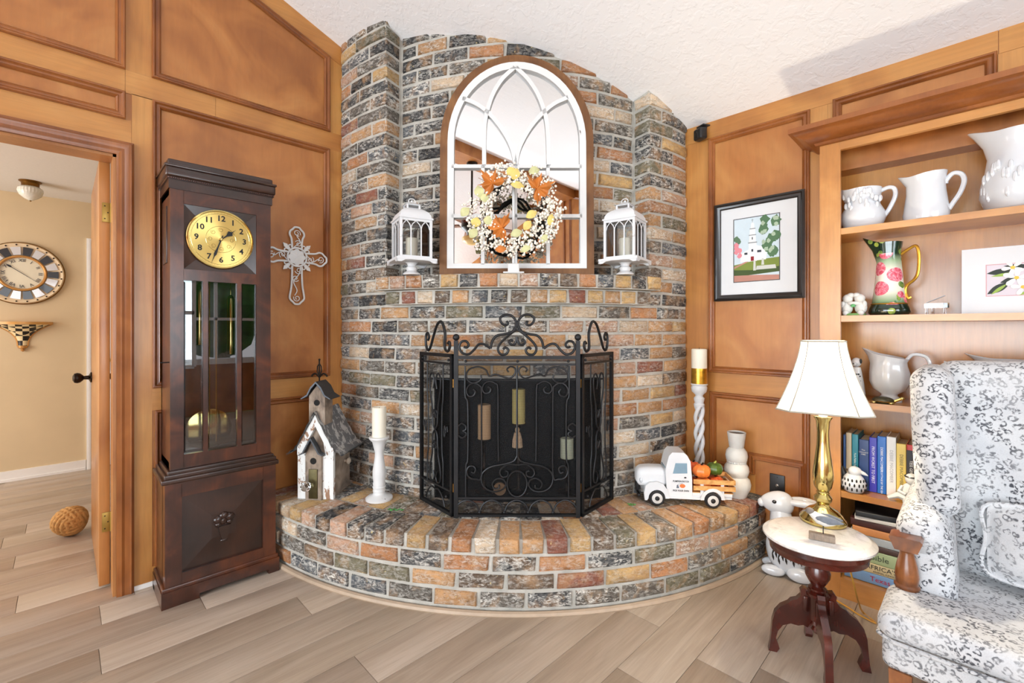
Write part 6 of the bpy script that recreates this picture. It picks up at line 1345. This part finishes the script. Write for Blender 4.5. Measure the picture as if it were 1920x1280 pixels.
for sg in (-1, 1):
    part('front_fender', m_white, trk, lambda m: m.prism(side([(172, 830), (160, 720), (180, 620), (240, 575), (340, 565), (430, 600), (490, 690), (515, 810), (458, 810)]+[(340+118*math.cos(q), 800-118*math.sin(q)) for q in [math.pi*k/10 for k in range(11)]]+[(205, 830)]), sg*.048, sg*.074), True, 50)
    part('rear_fender', m_white, trk, lambda m: m.prism(side([(1112+r*math.cos(q), 832-r*math.sin(q)) for r, qs in ((165, range(11)), (118, range(10, -1, -1))) for q in [math.pi*k/10 for k in qs]]), sg*.050, sg*.076), True, 50)
    part('headlight', m_ceramic, trk, lambda m: m.ball(((130-725)*K, sg*.044, .118), (.010, .013, .016), 12, 8))
    part('door_window', plain('window_tint', C(120, 150, 168), .1, coat=.6), trk, lambda m: m.prism(side([(570, 455), (770, 455), (765, 310), (605, 305)]), sg*.0638, sg*.0655))
    dp = part('door_panel', m_white, trk, lambda m: m.prism(side([(545, 780), (825, 790), (820, 480), (548, 480)]), sg*.063, sg*.0650))
    part('door_handle', m_iron, dp, lambda m: m.ball((tp_(740, 515)[0], sg*.067, tp_(740, 515)[1]), (.006, .003, .004), 8, 6))
    if sg < 0:
        xs, zs2 = tp_(680, 570); text('PUMPKIN PATCH', .0128, m_iron2, dp, (xs, -.0658, zs2), ext=.0003, bold=.0003, sx=.8)
        xs, zs2 = tp_(680, 705); text('PICK YOUR OWN', .0122, m_iron2, dp, (xs, -.0658, zs2), ext=.0003, bold=.0003, sx=.8)
        xs, zs2 = tp_(702, 636); part('pumpkin_print', flat('printed_orange', C(222, 120, 60)), dp, lambda m: m.prism([(xs+.014*math.cos(a)*(1+.06*math.cos(6*a)), zs2+.010*math.sin(a)) for a in [2*math.pi*k/24 for k in range(24)]], -.0656, -.064), False)
        part('vine_print', flat('printed_grey', C(96, 104, 120)), dp, lambda m: (m.tube(xz(cr([(xs-.024, zs2-.010), (xs-.028, zs2), (xs-.020, zs2+.008), (xs-.006, zs2+.012), (xs+.002, zs2+.016)], 4), -.0655), .0008, 5), m.prism([(xs-.030, zs2-.012), (xs-.016, zs2-.012), (xs-.020, zs2+.004), (xs-.026, zs2+.004)], -.0654, -.064)), False)
part('windscreen', plain('window_tint', C(120, 150, 168), .1), trk, lambda m: m.add([((470-725)*K-.001, -.05, .182), ((470-725)*K-.001, .05, .182), ((512-725)*K-.002, .045, .236), ((512-725)*K-.002, -.045, .236)], [(0, 1, 2, 3)]), False)
part('grille', m_iron, trk, lambda m: (m.rbox(((82-725)*K, 0, .082), (.014, .07, .050), .005, 2), m.rbox(((95-725)*K, 0, .042), (.014, .125, .016), .005, 2)))
part('chassis', m_white, trk, lambda m: (m.bb((470-725)*K, (1385-725)*K, -.060, .060, .040, .062), m.bb((840-725)*K, (1385-725)*K, -.066, .066, .056, .070), m.bb((500-725)*K, (960-725)*K, -.068, .068, .036, .046)), False)
for cx_ in (340, 1110):
    for sg in (-1, 1):
        w_ = part('wheel', m_rubber, trk, lambda m: (m.at(((cx_-725)*K, sg*.072, .0385), 0, 0, P2), m.lathe([(.016, -.012), (.034, -.012), (.0385, -.007), (.0385, .007), (.034, .012), (.016, .012)], 28)))
        part('hubcap', plain('hub_grey', C(206, 204, 200), .4), w_, lambda m: (m.at(((cx_-725)*K, sg*.072, .0385), 0, 0, P2), m.lathe([(.0, -.0135), (.024, -.0135), (.0265, -.012), (.0265, .012), (.024, .0135), (0, .0135)], 26)))
        part('hub_bolt', m_rubber, w_, lambda m: m.ball(((cx_-725)*K, sg*.085, .0385), (.012, .006, .012), 14, 8))
for sg in (-1, 1):
    for z in (.086, .118): part('slat', m_slat, trk, lambda m: m.bb((850-725)*K, (1412-725)*K, sg*.072-.003, sg*.072+.003, z, z+.022), False)
    for cx_ in (970, 1250): part('stake', m_white, trk, lambda m: m.bb((cx_-22-725)*K, (cx_+22-725)*K, sg*.067-.002, sg*.067+.002, .062, .138), False)
for z in (.086, .118): part('slat', m_slat, trk, lambda m: m.bb((1406-725)*K, (1422-725)*K, -.075, .075, z, z+.022), False)
part('bed_floor', m_slat, trk, lambda m: m.bb((845-725)*K, (1400-725)*K, -.066, .066, .070, .074), False)
def pumpkin(name, lab, lx, ly, lz, R, mt, stem, sq_=.82):
    c_, s_ = math.cos(TR), math.sin(TR)
    t = thing(name, lab, 'pumpkin', (trk.location.x+lx*c_-ly*s_, trk.location.y+lx*s_+ly*c_, ZH+lz), TR, 'little pumpkins in the truck bed')
    part('flesh', mt, t, lambda m: m.ball((0, 0, R*sq_), (R, R, R*sq_), 40, 16, lambda x, y, z: (lambda a, r: (math.cos(a)*r*(1-.10*abs(math.sin(4*a))), math.sin(a)*r*(1-.10*abs(math.sin(4*a))), z*(1-.22*(1-r)**2)))(math.atan2(y, x), math.hypot(x, y))))
    part('stem', stem, t, lambda m: m.tube([(0, 0, R*sq_*1.6), (.002, 0, R*sq_*1.9), (.008, -.003, R*sq_*2.15)], .005, 7, rr=[.008, .005, .004]))
m_po = plain('pumpkin_orange', C(204, 84, 36), .35, var=.2, scale=30); m_py = plain('pumpkin_gold', C(228, 124, 54), .35, var=.25, scale=26); m_pg = plain('gourd_green', C(66, 88, 30), .35, var=.45, scale=40); m_sg = plain('green_stem', C(170, 170, 74), .6)
for lab, cxp, ly, lz, R, mt, stm in (('deep orange pumpkin heaped behind the truck cab', 918, .032, .150, .034, m_po, m_bronze), ('golden orange pumpkin heaped at the near rail of the truck bed', 1000, -.022, .134, .045, m_py, m_bronze),
        ('striped green gourd heaped at the back of the truck bed', 1205, .010, .140, .043, m_pg, m_sg), ('small orange pumpkin low at the truck tailgate', 1325, -.044, .0745, .020, m_po, m_bronze),
        ('gold pumpkin under the golden orange one, behind the slats', 1020, -.022, .0745, .040, m_py, m_bronze), ('orange pumpkin under the green gourd, behind the slats', 1225, .020, .0745, .040, m_po, m_bronze), ('orange pumpkin under the deep orange one, against the cab', 965, .034, .0745, .030, m_po, m_bronze)):
    pumpkin('pumpkin', lab, (cxp-725)*K, ly, lz, R, mt, stm)
